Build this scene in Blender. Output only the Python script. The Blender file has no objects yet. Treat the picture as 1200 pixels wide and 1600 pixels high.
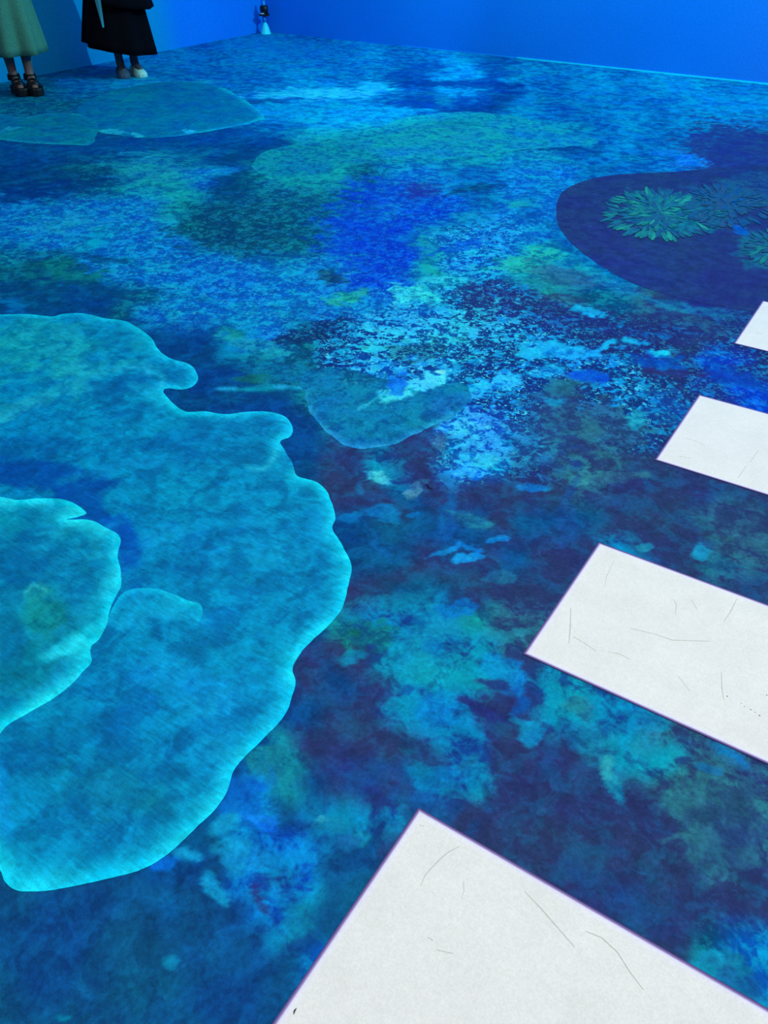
import bpy, bmesh, math, random
import numpy as np
from mathutils import Vector, Matrix
from mathutils.geometry import delaunay_2d_cdt

# ------------------------------------------------------------------ camera
SC = bpy.context.scene
C = SC.collection
PITCH, YAW, FPX, H = math.radians(38.15), math.radians(32.95), 1261.3, 1.497
cd = bpy.data.cameras.new('camera'); cam = bpy.data.objects.new('camera', cd); C.objects.link(cam)
cd.sensor_fit = 'VERTICAL'; cd.sensor_height = 24.0; cd.lens = 24.0*FPX/1600.0
cam.location = (0, 0, H); cam.rotation_euler = (math.pi/2-PITCH, 0, YAW)
cd.clip_start = 0.02; cd.clip_end = 100
SC.camera = cam

# ------------------------------------------------------------------ world, lights, exposure
w = bpy.data.worlds.new('world'); SC.world = w; w.use_nodes = True
w.node_tree.nodes['Background'].inputs[0].default_value = (0.02, 0.12, 0.35, 1)
w.node_tree.nodes['Background'].inputs[1].default_value = 0.05
SC.view_settings.view_transform = 'Standard'; SC.view_settings.look = 'None'
SC.view_settings.gamma = 1.0; SC.view_settings.use_curve_mapping = False
SC.view_settings.exposure = 0.0

def area(name, loc, size, power, col, rot=(0, 0, 0), spread=180):
    l = bpy.data.lights.new(name, 'AREA'); l.shape = 'RECTANGLE'; l.size, l.size_y = size
    l.energy = power; l.color = col; l.spread = math.radians(spread)
    o = bpy.data.objects.new(name, l); C.objects.link(o); o.location = loc; o.rotation_euler = rot
    return o
def spot(name, loc, target, power, col, angle, blend=.3, radius=.03):
    l = bpy.data.lights.new(name, 'SPOT'); l.energy = power; l.color = col
    l.spot_size = math.radians(angle); l.spot_blend = blend; l.shadow_soft_size = radius
    o = bpy.data.objects.new(name, l); C.objects.link(o); o.location = loc
    o.rotation_euler = (Vector(target)-Vector(loc)).to_track_quat('-Z', 'Y').to_euler()
    return o
CEIL = 4.4
# the white floor projectors over the crossing, and the blue ones over the far side of the room
area('floor_projector_bank', (.2, 1.2, CEIL-.15), (9.5, 8.2), 390, (1.0, .97, .90))
area('reef_projector_bank', (-1.6, 6.9, CEIL-.15), (7.6, 3.6), 160, (.30, .88, 1.0))
spot('wall_projector', (-1.0, 7.6, 3.5), (-7.5, 6.2, .6), 1000, (.2, .80, 1.0), 66)
area('back_wall_fill', (.6, 6.6, 4.1), (9, .3), 205, (.35, .95, 1.0), (math.radians(62), 0, 0), 110)  # unseen fill light, added to brighten the far wall

# ------------------------------------------------------------------ helpers
def lin(c):
    return tuple((v/255/12.92 if v/255 <= .04045 else ((v/255+.055)/1.055)**2.4) for v in c[:3])
def tag(o, label=None, cat=None, group=None, kind=None):
    if label: o['label'] = label
    if cat: o['category'] = cat
    if group: o['group'] = group
    if kind: o['kind'] = kind
    return o
def link_mesh(name, me, m, parent=None, smooth=False):
    o = bpy.data.objects.new(name, me); C.objects.link(o)
    if m: me.materials.append(m)
    if parent: o.parent = parent
    if smooth: me.polygons.foreach_set('use_smooth', [True]*len(me.polygons))
    return o
def obj(name, bm, m, parent=None, smooth=False):
    me = bpy.data.meshes.new(name); bmesh.ops.recalc_face_normals(bm, faces=bm.faces); bm.to_mesh(me); bm.free()
    return link_mesh(name, me, m, parent, smooth)
def empty(name, loc, rz=0):
    o = bpy.data.objects.new(name, None); C.objects.link(o); o.location = loc; o.rotation_euler = (0, 0, rz)
    o.empty_display_size = .1
    return o
def add_box(bm, c, s, rz=0, bev=0):
    r = bmesh.ops.create_cube(bm, size=1)
    vs = r['verts']
    bmesh.ops.scale(bm, vec=s, verts=vs)
    if bev:
        es = list({e for v in vs for e in v.link_edges})
        rb = bmesh.ops.bevel(bm, geom=es, offset=bev, segments=2, affect='EDGES', profile=.6)
        vs = list({v for f in rb['faces'] for v in f.verts} | {v for v in vs if v.is_valid})
    bmesh.ops.rotate(bm, cent=(0, 0, 0), matrix=Matrix.Rotation(rz, 3, 'Z'), verts=vs)
    bmesh.ops.translate(bm, vec=c, verts=vs)
def add_loft(bm, rings, cap=True):
    """rings: list of lists of points, all the same length, joined into a closed surface"""
    R = [[bm.verts.new(p) for p in r] for r in rings]
    n = len(R[0])
    for a, b in zip(R, R[1:]):
        for i in range(n):
            bm.faces.new((a[i], a[(i+1) % n], b[(i+1) % n], b[i]))
    if cap:
        bm.faces.new(R[0][::-1]); bm.faces.new(R[-1])
def ring(cx, cy, z, rx, ry, n=24, f=None, tilt=0):
    return [(cx+rx*math.cos(2*math.pi*i/n)*(f(i/n) if f else 1), cy+ry*math.sin(2*math.pi*i/n)*(f(i/n) if f else 1),
             z+tilt*math.cos(2*math.pi*i/n)) for i in range(n)]
def add_tube(bm, pts, r, n=8):
    pts = [Vector(p) for p in pts]; rings = []
    for i, p in enumerate(pts):
        t = (pts[min(i+1, len(pts)-1)]-pts[max(i-1, 0)]).normalized()
        u = t.orthogonal().normalized() if i == 0 else (u-u.dot(t)*t).normalized()
        v = t.cross(u); rr = r[i] if isinstance(r, (list, tuple)) else r
        rings.append([p+rr*(math.cos(2*math.pi*k/n)*u+math.sin(2*math.pi*k/n)*v) for k in range(n)])
    add_loft(bm, rings)

# floor point seen at a pixel of the photograph (used once to lay out things on the real floor)
cp, sp, cy_, sy_ = math.cos(PITCH), math.sin(PITCH), math.cos(YAW), math.sin(YAW)
def ground(px, py, z=0.0):
    a, b = (px-600)/FPX, (800-py)/FPX
    dx, dy, dz = a, cp+b*sp, -sp+b*cp
    t = (H-z)/(-dz) if dz < -1e-6 else 50
    x, y = dx*t, dy*t
    return (x*cy_-y*sy_, x*sy_+y*cy_)
def pix(X, Y):
    x = X*cy_+Y*sy_; y = -X*sy_+Y*cy_
    d = np.maximum(y*cp+H*sp, .05); up = y*sp-H*cp
    return 600+FPX*x/d, 800-FPX*up/d

# numpy value noise
_rs = np.random.RandomState(7); _T = _rs.rand(256, 256)
def vnoise(x, y):
    xi = np.floor(x).astype(int); yi = np.floor(y).astype(int); fx = x-xi; fy = y-yi
    fx = fx*fx*(3-2*fx); fy = fy*fy*(3-2*fy)
    g = lambda a, b: _T[a & 255, b & 255]
    return (g(xi, yi)*(1-fx)+g(xi+1, yi)*fx)*(1-fy)+(g(xi, yi+1)*(1-fx)+g(xi+1, yi+1)*fx)*fy
def fbm(x, y, o=4, seed=0):
    s = 0; a = 1; t = 0
    for k in range(o):
        s = s+a*vnoise(x*2**k+17.3*k+seed*31.7, y*2**k+9.1*k+seed*13.1); t += a; a *= .5
    return s/t-.5

# ------------------------------------------------------------------ materials
def new_mat(name):
    m = bpy.data.materials.new(name); m.use_nodes = True
    return m, m.node_tree.nodes, m.node_tree.links, m.node_tree.nodes['Principled BSDF']
def plain(name, rgb, rough=.6, spec=.3, bump=0, bscale=200, vary=.1):
    m, N, L, B = new_mat(name)
    B.inputs['Roughness'].default_value = rough; B.inputs['Specular IOR Level'].default_value = spec
    tc = N.new('ShaderNodeTexCoord'); n = N.new('ShaderNodeTexNoise'); n.inputs['Scale'].default_value = bscale
    n.inputs['Detail'].default_value = 4; L.new(tc.outputs['Object'], n.inputs['Vector'])
    r = N.new('ShaderNodeMapRange'); r.inputs[3].default_value = 1-vary; r.inputs[4].default_value = 1+vary
    r.inputs[1].default_value = .3; r.inputs[2].default_value = .7
    L.new(n.outputs['Fac'], r.inputs[0])
    v = N.new('ShaderNodeVectorMath'); v.operation = 'SCALE'; v.inputs[0].default_value = lin(rgb)
    L.new(r.outputs[0], v.inputs['Scale']); L.new(v.outputs[0], B.inputs['Base Color'])
    if bump:
        b = N.new('ShaderNodeBump'); b.inputs['Strength'].default_value = bump; b.inputs['Distance'].default_value = .002
        L.new(n.outputs['Fac'], b.inputs['Height']); L.new(b.outputs[0], B.inputs['Normal'])
    return m

def reef_material(name='projected_reef', plate=False):
    """Projected reef picture: two painted colours mixed by world-space noise; attributes say how densely and how finely."""
    m, N, L, B = new_mat(name)
    B.inputs['Roughness'].default_value = .55; B.inputs['Specular IOR Level'].default_value = .04
    def attr(n):
        a = N.new('ShaderNodeAttribute'); a.attribute_name = n; return a
    A, Bc, K = attr('col_dark'), attr('col_light'), attr('ctl')
    sep = N.new('ShaderNodeSeparateColor'); L.new(K.outputs['Color'], sep.inputs[0])
    W, S, X = sep.outputs[0], sep.outputs[1], sep.outputs[2]
    geo = N.new('ShaderNodeNewGeometry')
    def noise(scale, detail, rough, dist, off=0):
        n = N.new('ShaderNodeTexNoise'); n.inputs['Scale'].default_value = scale; n.inputs['Detail'].default_value = detail
        n.inputs['Roughness'].default_value = rough; n.inputs['Distortion'].default_value = dist
        mp = N.new('ShaderNodeMapping'); mp.inputs['Location'].default_value = (off, off*1.7, off*.3)
        L.new(geo.outputs['Position'], mp.inputs[0]); L.new(mp.outputs[0], n.inputs['Vector']); return n.outputs['Fac']
    def M(op, a, b=None, c=None, clamp=False):
        q = N.new('ShaderNodeMath'); q.operation = op; q.use_clamp = clamp
        for i, v in enumerate((a, b, c)):
            if v is None: continue
            if isinstance(v, (int, float)): q.inputs[i].default_value = v
            else: L.new(v, q.inputs[i])
        return q.outputs[0]
    def mixf(f, a, b):
        return M('ADD', M('MULTIPLY', a, M('SUBTRACT', 1, f)), M('MULTIPLY', b, f))
    n1, n2 = noise(11, 6, .62, .6), noise(30, 3, .6, .9, 3)
    n1b = noise(13, 4, .6, .8, 1)
    n2c = M('MULTIPLY_ADD', M('SUBTRACT', n1b, .5), .8, M('MULTIPLY_ADD', M('SUBTRACT', n2, .5), .9, .5))
    nr = noise(17, 3, .55, 1.2, 9)
    rid = M('SUBTRACT', 1, M('ABSOLUTE', M('MULTIPLY', M('SUBTRACT', nr, .5), 8)))
    rid = M('MAXIMUM', rid, -.6)
    n = mixf(S, M('MULTIPLY_ADD', rid, .05 if plate else .085, M('SUBTRACT', n1, .02)), n2c)
    gain = M('MULTIPLY_ADD', S, 7, 6.0)
    mask = M('MULTIPLY_ADD', M('ADD', M('SUBTRACT', n, .5), M('MULTIPLY', M('SUBTRACT', W, .5), .36)), gain, .5, True)
    mixc = N.new('ShaderNodeMix'); mixc.data_type = 'RGBA'
    L.new(mask, mixc.inputs[0]); L.new(A.outputs['Color'], mixc.inputs[6]); L.new(Bc.outputs['Color'], mixc.inputs[7])
    col = mixc.outputs[2]
    # hue drift between blue and sea green
    h = noise(6, 3, .5, .3, 8)
    cr = N.new('ShaderNodeValToRGB'); cr.color_ramp.elements[0].position = .35; cr.color_ramp.elements[1].position = .65
    k_ = .35 if plate else 1
    cr.color_ramp.elements[0].color = (1.0, 1-.16*k_, 1+.03*k_, 1); cr.color_ramp.elements[1].color = (1.0, 1+.18*k_, 1-.08*k_, 1)
    L.new(h, cr.inputs[0])
    mu = N.new('ShaderNodeMix'); mu.data_type = 'RGBA'; mu.blend_type = 'MULTIPLY'; mu.inputs[0].default_value = 1
    L.new(col, mu.inputs[6]); L.new(cr.outputs[0], mu.inputs[7]); col = mu.outputs[2]
    # mottled brightness at two scales, plus grain
    g1 = noise(22, 6, .7, .2, 5); g2 = noise(330, 2, .5, 0, 2)
    if plate:   # fine fibres running across the plates
        g3n = N.new('ShaderNodeTexNoise'); g3n.inputs['Scale'].default_value = 60; g3n.inputs['Detail'].default_value = 4; g3n.inputs['Distortion'].default_value = .5
        mp = N.new('ShaderNodeMapping'); mp.inputs['Rotation'].default_value = (0, 0, .35); mp.inputs['Scale'].default_value = (.45, 2.2, 1)
        L.new(geo.outputs['Position'], mp.inputs[0]); L.new(mp.outputs[0], g3n.inputs['Vector']); g3 = g3n.outputs['Fac']
    else: g3 = noise(95, 3, .6, .3, 6)
    v = M('MULTIPLY_ADD', M('SUBTRACT', g1, .5), 1.25 if plate else 1.4, 1.0)
    v = M('MULTIPLY', v, M('MULTIPLY_ADD', M('SUBTRACT', g2, .5), .5, 1.0))
    v = M('MULTIPLY', v, M('MULTIPLY_ADD', M('SUBTRACT', g3, .5), .9, 1.0))
    sc = N.new('ShaderNodeVectorMath'); sc.operation = 'SCALE'; L.new(col, sc.inputs[0]); L.new(v, sc.inputs['Scale'])
    # sparkling shell and sand flecks where the picture is busiest (third control)
    fl = noise(62, 2, .6, .8, 11)
    f = M('MULTIPLY', M('MULTIPLY', M('SUBTRACT', fl, .585), 16, None, True), X, None, True)
    ms = N.new('ShaderNodeMix'); ms.data_type = 'RGBA'; L.new(f, ms.inputs[0]); L.new(sc.outputs[0], ms.inputs[6])
    ms.inputs[7].default_value = (*lin((70, 220, 245)), 1)
    L.new(ms.outputs[2], B.inputs['Base Color'])
    b = N.new('ShaderNodeBump'); b.inputs['Strength'].default_value = .12; b.inputs['Distance'].default_value = .001
    L.new(g3, b.inputs['Height']); L.new(b.outputs[0], B.inputs['Normal'])
    return m

# ------------------------------------------------------------------ the painted reef picture
#        dark colour      light colour     W    S    fleck
PAL = {
 'F': ((0, 78, 150),   (0, 128, 185),   .42, .15, .05),
 'f': ((0, 105, 168),  (0, 150, 200),   .50, .15, .05),
 'K': ((0, 62, 132),   (0, 88, 160),    .35, .1, 0),
 'D': ((0, 60, 120),   (0, 80, 142),    .40, .1, 0),
 'G': ((0, 112, 150),  (15, 160, 170),  .55, .4, .1),
 'B': ((0, 90, 178),   (8, 148, 208),  .42, .55, .3),
 'V': ((0, 52, 185),   (0, 100, 215),   .40, .6, .15),
 'T': ((0, 72, 112),   (5, 118, 142),   .42, .6, .1),
 'C': ((0, 82, 165),   (20, 165, 218),  .45, .75, .7),
 'S': ((12, 48, 118),  (10, 140, 208),  .38, .8, .85),
 's': ((26, 40, 106),  (8, 110, 180),   .33, .7, .3),
 'p': ((37, 52, 100),  (28, 76, 126),   .35, .1, 0),
 'g': ((36, 58, 104),  (38, 112, 134),  .42, .3, .05),
 't': ((12, 70, 134),  (0, 140, 178),   .55, .1, 0),
 'u': ((5, 66, 118),   (5, 86, 140),    .45, .0, 0),
 'b': ((0, 78, 168),   (0, 145, 208),   .50, .1, 0),
 'e': ((2, 96, 128),   (10, 148, 152),  .55, .15, 0),
 'm': ((30, 42, 112),  (34, 50, 122),   .40, .2, 0),
}
GRID = [
 "FFFFFFFFFFFFFFFFFFFFFFFF",
 "FFFFFfFffFFfFFfFFFFFFFFF",
 "TTFFfFFFFfFFKKfKfFfFffFF",
 "TTTTTTTFfffffKKKfFFfFfff",
 "DDDDDDDDDGGGGGGGGGFfFFKp",
 "DDTTGGBDGGGTBBFBBBFFFBpp",
 "BBBBBGTTTTTBVVFBFBBmmmmm",
 "BBfBBBTTTTBVVGCCBFFpmmmm",
 "TTBBBBBBBBBVVGCCGGFFpmmm",
 "DDDDTBBBBBBBCCSSsgTTgmmm",
 "DDDDDDDfBTSSCCSSSSsssgss",
 "DDDDDDDDTTSCSCSSSSSSssVs",
 "DDDDDDDDDTTTCCCSSgSSSssV",
 "DDDDDDDDDDTTTpCBSggsSspp",
 "DDDDDDDDDDpptpCCsgggpppp",
 "DDDDDDDDDDppupppppgppppp",
 "DDDDDDDDDDDuuuupuuupppgp",
 "DDDDDDDDDDDupppuppptppgg",
 "DDDDDDDDDDppuupppppppppp",
 "DDDDDDDDDDetttegggpppppp",
 "DDDDDDDDDppptettgtttpppp",
 "DDDDDDDDDpupttttpttttgtp",
 "DDDDDDDDuupptttppttttggg",
 "DDDDDDDDeppppttpppppttgg",
 "DDDDDDDbeupputtppppppggg",
 "DDDDDDbbutttpppppppppggg",
 "DDDDDubbbuuppppppppppgpg",
 "uuuuuubtbuuuppppppppppgp",
 "uuuuuuubtuuppppppppppppp",
 "uuuuuuuutuupppppppppppTb",
 "uuuuuuuuubbppppppppppptb",
 "uuuuuuuuubbppppppppppppb",
]
_cells = np.zeros((32, 24, 9))
for r_ in range(32):
    row = GRID[r_].ljust(24, GRID[r_][-1])[:24]
    for c_ in range(24):
        a, b, W_, S_, X_ = PAL[row[c_]]
        _cells[r_, c_] = [*lin(a), *lin(b), W_, S_, X_]

def seg_dist(px, py, pts):
    d = np.full(px.shape, 1e9)
    for (x0, y0), (x1, y1) in zip(pts, pts[1:]):
        vx, vy = x1-x0, y1-y0; t = np.clip(((px-x0)*vx+(py-y0)*vy)/(vx*vx+vy*vy+1e-9), 0, 1)
        d = np.minimum(d, np.hypot(px-x0-t*vx, py-y0-t*vy))
    return d
# blobs: cx, cy, rx, ry, angle, dark, light, W, S, fleck, hardness, opacity
BL = [
 (1150, 240, 80, 42, 10, (34, 52, 120), (36, 66, 132), .4, .3, 0, 4, .9),
 (1140, 300, 90, 20, 5, (34, 50, 118), (30, 70, 130), .4, .3, 0, 2, .8),
 (1075, 250, 26, 8, 12, (0, 100, 205), (20, 130, 225), .5, .4, .2, 3, .9),
 (1040, 238, 30, 7, 10, (0, 110, 190), (10, 130, 205), .5, .4, .2, 2, .8),
 (720, 132, 110, 5, 1, (0, 52, 125), (0, 66, 140), .3, .1, 0, 3, .9),
 (665, 160, 80, 12, 2, (0, 56, 130), (0, 70, 145), .3, .1, 0, 2, .9),
 (690, 155, 18, 9, 30, (0, 105, 150), (0, 120, 160), .5, .1, 0, 3, .6),
 (500, 147, 100, 9, -2, (10, 145, 195), (40, 175, 212), .6, .3, .1, 3, .95),
 (585, 135, 26, 9, 0, (10, 148, 198), (30, 172, 212), .6, .2, .1, 3, .85),
 (430, 157, 60, 4, -4, (0, 62, 130), (0, 80, 150), .3, .2, 0, 2, .8),
 (480, 168, 75, 9, -2, (0, 105, 165), (0, 135, 180), .5, .2, 0, 2, .6),
 (470, 113, 50, 4, 0, (0, 115, 180), (0, 140, 195), .5, .2, 0, 2, .7),
 (720, 95, 30, 7, 0, (0, 118, 180), (0, 145, 190), .5, .2, 0, 2, .8),
 (460, 75, 90, 14, 5, (0, 112, 180), (0, 135, 195), .5, .2, .05, 2, .6),
 (900, 235, 60, 5, 2, (0, 62, 130), (0, 80, 150), .3, .2, 0, 2, .7),
 (840, 232, 90, 4, -3, (0, 60, 130), (0, 70, 140), .3, .2, 0, 3, .8),
 (300, 212, 160, 10, -4, (0, 55, 125), (0, 70, 140), .3, .2, 0, 2, .6),
 (120, 290, 130, 10, -8, (0, 56, 120), (0, 72, 140), .3, .2, 0, 2, .7),
 (40, 300, 60, 18, -10, (0, 56, 122), (0, 72, 140), .3, .2, 0, 2, .8),
 (370, 290, 45, 28, -30, (0, 66, 108), (0, 84, 125), .4, .5, 0, 3, .8),
 (360, 355, 85, 35, 0, (0, 66, 100), (10, 108, 135), .35, .9, .1, 3, .85),
 (420, 320, 60, 25, -10, (0, 72, 110), (10, 120, 150), .4, .9, .2, 2, .7),
 (560, 365, 62, 60, -15, (0, 55, 190), (0, 80, 205), .4, .5, .1, 2, .8),
 (600, 300, 55, 25, 0, (0, 62, 190), (10, 95, 205), .4, .5, .1, 2, .8),
 (655, 295, 30, 12, 10, (30, 40, 140), (25, 60, 160), .4, .4, 0, 2, .8),
 (640, 375, 28, 10, -25, (0, 62, 180), (0, 85, 200), .4, .4, 0, 2, .7),
 (725, 385, 45, 9, -12, (0, 70, 190), (0, 95, 205), .4, .4, .1, 2, .8),
 (745, 295, 45, 8, -8, (0, 62, 110), (0, 95, 140), .4, .7, 0, 2, .8),
 (810, 320, 24, 8, 0, (0, 130, 160), (20, 160, 170), .6, .4, 0, 2, .8),
 (735, 340, 35, 8, 0, (0, 115, 170), (10, 150, 190), .6, .5, .2, 2, .7),
 (830, 410, 55, 18, -8, (0, 115, 140), (30, 170, 165), .6, .6, .1, 2, .85),
 (880, 430, 60, 16, 12, (20, 85, 125), (40, 105, 140), .5, .6, .05, 2, .8),
 (850, 447, 45, 7, 10, (10, 125, 140), (20, 150, 155), .5, .4, 0, 3, .8),
 (960, 445, 60, 9, 24, (10, 105, 160), (15, 140, 175), .5, .5, .1, 2, .8),
 (1040, 475, 70, 9, 14, (15, 80, 140), (20, 125, 160), .5, .5, .05, 2, .8),
 (1120, 487, 45, 8, 8, (18, 75, 130), (20, 110, 145), .5, .4, .05, 2, .8),
 (770, 470, 55, 26, 14, (30, 38, 110), (20, 90, 170), .25, .8, .35, 3, .85),
 (900, 500, 90, 22, 10, (28, 40, 108), (15, 90, 165), .25, .7, .15, 2, .7),
 (1030, 520, 100, 26, 10, (30, 38, 104), (12, 80, 150), .25, .7, .15, 2, .7),
 (640, 460, 34, 12, 8, (10, 150, 180), (50, 215, 225), .6, .6, .4, 3, .9),
 (690, 440, 50, 12, -4, (0, 120, 170), (40, 200, 220), .6, .8, .7, 2, .7),
 (540, 465, 34, 8, -14, (0, 120, 130), (30, 165, 150), .6, .5, .1, 2, .85),
 (518, 432, 22, 10, 5, (4, 60, 95), (20, 90, 110), .4, .3, 0, 3, .85),
 (490, 520, 62, 16, -14, (8, 42, 100), (10, 90, 160), .25, .8, .3, 3, .85),
 (585, 530, 45, 40, -30, (0, 60, 150), (40, 200, 235), .5, .9, 1, 2, .6),
 (700, 520, 120, 45, -5, (10, 60, 130), (50, 205, 230), .5, .9, 1, 2, .5),
 (650, 545, 60, 14, -5, (10, 62, 100), (20, 110, 130), .4, .9, .5, 2, .7),
 (400, 540, 60, 12, 18, (0, 110, 150), (20, 155, 175), .6, .5, .1, 2, .8),
 (370, 518, 30, 6, 5, (0, 110, 120), (10, 130, 130), .5, .4, 0, 2, .7),
 (430, 575, 60, 16, 5, (0, 84, 140), (0, 110, 160), .5, .4, .1, 2, .7),
 (390, 590, 28, 10, 0, (8, 90, 95), (10, 105, 110), .5, .3, 0, 2, .8),
 (880, 548, 55, 13, 4, (0, 130, 200), (20, 175, 225), .65, .6, .3, 3, .9),
 (935, 545, 36, 5, -28, (0, 140, 205), (20, 175, 225), .65, .5, .2, 3, .9),
 (990, 535, 26, 5, 14, (0, 140, 195), (20, 175, 215), .6, .5, .2, 3, .9),
 (918, 488, 26, 8, 14, (0, 140, 195), (20, 175, 215), .6, .5, .2, 3, .9),
 (1032, 552, 16, 5, 0, (0, 170, 215), (20, 190, 225), .7, .3, .2, 4, .9),
 (918, 586, 30, 9, 4, (0, 75, 195), (0, 90, 205), .5, .3, 0, 3, .9),
 (1040, 568, 40, 12, 10, (0, 66, 170), (0, 82, 185), .4, .3, 0, 2, .8),
 (1150, 590, 60, 16, 22, (5, 60, 165), (5, 76, 175), .4, .4, 0, 2, .8),
 (1045, 582, 34, 9, 5, (40, 36, 100), (34, 44, 110), .4, .3, 0, 3, .9),
 (850, 580, 30, 10, -10, (0, 120, 190), (20, 170, 215), .6, .7, .6, 2, .8),
 (875, 605, 34, 12, -6, (20, 90, 115), (30, 110, 125), .5, .5, 0, 2, .8),
 (870, 628, 22, 8, 10, (0, 150, 185), (20, 170, 195), .6, .3, 0, 3, .8),
 (790, 598, 20, 12, -10, (0, 140, 210), (40, 200, 235), .6, .6, .6, 3, .85),
 (742, 610, 22, 14, -30, (0, 130, 215), (30, 185, 235), .6, .5, .5, 3, .9),
 (640, 605, 62, 16, -16, (0, 150, 205), (70, 225, 235), .65, .7, 1, 3, .95),
 (622, 600, 16, 14, -20, (0, 100, 215), (0, 120, 220), .5, .2, 0, 3, .9),
 (684, 578, 8, 4, 0, (90, 230, 220), (120, 240, 225), .6, .2, 0, 4, .9),
 (750, 680, 58, 46, -20, (10, 75, 175), (40, 160, 230), .55, .8, .5, 3, .95),
 (735, 665, 34, 18, 10, (0, 110, 205), (60, 195, 240), .6, .8, .9, 2, .8),
 (740, 730, 34, 22, 0, (0, 110, 205), (40, 180, 235), .55, .7, .6, 3, .9),
 (850, 680, 60, 60, 0, (28, 70, 130), (30, 110, 150), .4, .6, .05, 2, .6),
 (950, 660, 75, 36, 10, (32, 66, 108), (40, 96, 125), .45, .5, .0, 2, .8),
 (990, 652, 14, 12, 0, (0, 130, 170), (30, 160, 185), .5, .3, 0, 3, .8),
 (1040, 640, 60, 26, 20, (10, 70, 150), (10, 120, 180), .4, .7, .3, 2, .7),
 (905, 745, 26, 14, -10, (34, 90, 125), (50, 140, 145), .5, .3, 0, 2, .85),
 (832, 762, 26, 5, 6, (0, 100, 180), (20, 125, 195), .6, .1, 0, 3, .9),
 (970, 745, 40, 8, -4, (38, 84, 118), (48, 112, 130), .5, .4, 0, 2, .7),
 (590, 745, 19, 9, 14, (20, 130, 185), (60, 180, 205), .6, .4, 0, 4, .95),
 (648, 765, 20, 8, -28, (40, 110, 150), (80, 160, 175), .5, .5, 0, 3, .75),
 (690, 690, 16, 12, 0, (40, 90, 125), (60, 110, 135), .5, .3, 0, 2, .7),
 (562, 770, 7, 10, 0, (20, 90, 160), (30, 110, 170), .5, .2, 0, 2, .8),
 (600, 805, 40, 12, 5, (0, 98, 170), (5, 120, 185), .6, .2, 0, 2, .85),
 (545, 812, 14, 7, 0, (0, 95, 160), (0, 110, 170), .6, .2, 0, 2, .8),
 (640, 800, 14, 5, -10, (0, 100, 175), (0, 120, 190), .6, .2, 0, 2, .8),
 (590, 850, 22, 10, 60, (5, 80, 150), (5, 95, 165), .5, .2, 0, 2, .7),
 (705, 815, 14, 34, 12, (10, 80, 150), (10, 100, 165), .5, .2, 0, 2, .7),
 (745, 815, 30, 10, 14, (16, 95, 150), (30, 130, 160), .5, .4, 0, 2, .75),
 (725, 872, 22, 11, 4, (0, 130, 200), (15, 155, 215), .6, .1, 0, 4, .95),
 (690, 862, 26, 4, -20, (0, 120, 190), (10, 140, 205), .6, .1, 0, 3, .85),
 (735, 855, 24, 5, 25, (0, 115, 190), (10, 140, 205), .6, .1, 0, 3, .85),
 (775, 843, 26, 7, -8, (0, 115, 190), (10, 140, 205), .6, .1, 0, 3, .85),
 (755, 873, 10, 5, 0, (0, 125, 195), (10, 145, 205), .6, .1, 0, 3, .85),
 (785, 905, 30, 8, -6, (20, 96, 140), (30, 110, 150), .5, .2, 0, 3, .7),
 (890, 790, 14, 60, 8, (20, 62, 135), (24, 76, 145), .5, .2, 0, 2, .6),
 (1095, 866, 16, 12, 35, (0, 120, 175), (20, 140, 185), .5, .2, 0, 3, .85),
 (1012, 852, 14, 8, 0, (10, 110, 155), (30, 140, 165), .5, .2, 0, 3, .85),
 (1120, 885, 34, 16, 10, (18, 84, 125), (30, 115, 140), .5, .4, 0, 2, .8),
 (1170, 830, 50, 40, 0, (34, 66, 104), (44, 96, 120), .4, .4, 0, 2, .7),
 (570, 990, 46, 26, -10, (4, 90, 115), (10, 135, 125), .5, .3, 0, 2, .85),
 (556, 986, 16, 9, 0, (6, 110, 90), (20, 130, 90), .5, .2, 0, 2, .8),
 (560, 1028, 22, 13, -20, (5, 110, 155), (10, 125, 165), .5, .1, 0, 2, .85),
 (680, 985, 56, 34, -10, (0, 118, 160), (8, 150, 175), .6, .2, 0, 2, .8),
 (720, 950, 30, 18, 0, (0, 100, 170), (0, 130, 190), .6, .3, 0, 2, .8),
 (650, 1050, 46, 46, 20, (0, 110, 165), (5, 145, 185), .55, .15, 0, 2, .7),
 (680, 1110, 50, 34, 10, (0, 120, 180), (0, 145, 200), .55, .15, 0, 2, .8),
 (630, 1085, 12, 12, 0, (8, 85, 150), (8, 95, 160), .5, .1, 0, 2, .8),
 (670, 1215, 34, 26, 0, (0, 110, 165), (0, 140, 185), .6, .1, 0, 2, .85),
 (640, 1170, 18, 22, 0, (24, 62, 110), (20, 90, 130), .5, .2, 0, 2, .8),
 (730, 1190, 26, 8, -30, (10, 110, 150), (20, 130, 165), .6, .1, 0, 2, .8),
 (800, 1065, 40, 34, 30, (0, 105, 175), (0, 140, 200), .6, .15, 0, 2, .85),
 (775, 1075, 36, 9, 15, (30, 44, 112), (30, 50, 118), .4, .1, 0, 3, .9),
 (755, 1110, 40, 9, 22, (34, 44, 110), (30, 52, 116), .4, .1, 0, 3, .9),
 (832, 1150, 28, 20, 30, (0, 125, 180), (5, 145, 185), .6, .1, 0, 3, .85),
 (826, 1108, 20, 18, 0, (0, 88, 160), (10, 100, 170), .5, .1, 0, 2, .8),
 (920, 1160, 50, 26, 30, (10, 95, 145), (15, 130, 170), .55, .3, 0, 2, .8),
 (905, 1110, 22, 18, 30, (20, 90, 135), (30, 120, 150), .55, .3, 0, 2, .8),
 (965, 1235, 12, 34, -25, (5, 110, 155), (20, 135, 165), .6, .1, 0, 3, .95),
 (950, 1200, 10, 22, -10, (10, 120, 160), (40, 160, 175), .6, .1, 0, 3, .9),
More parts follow.
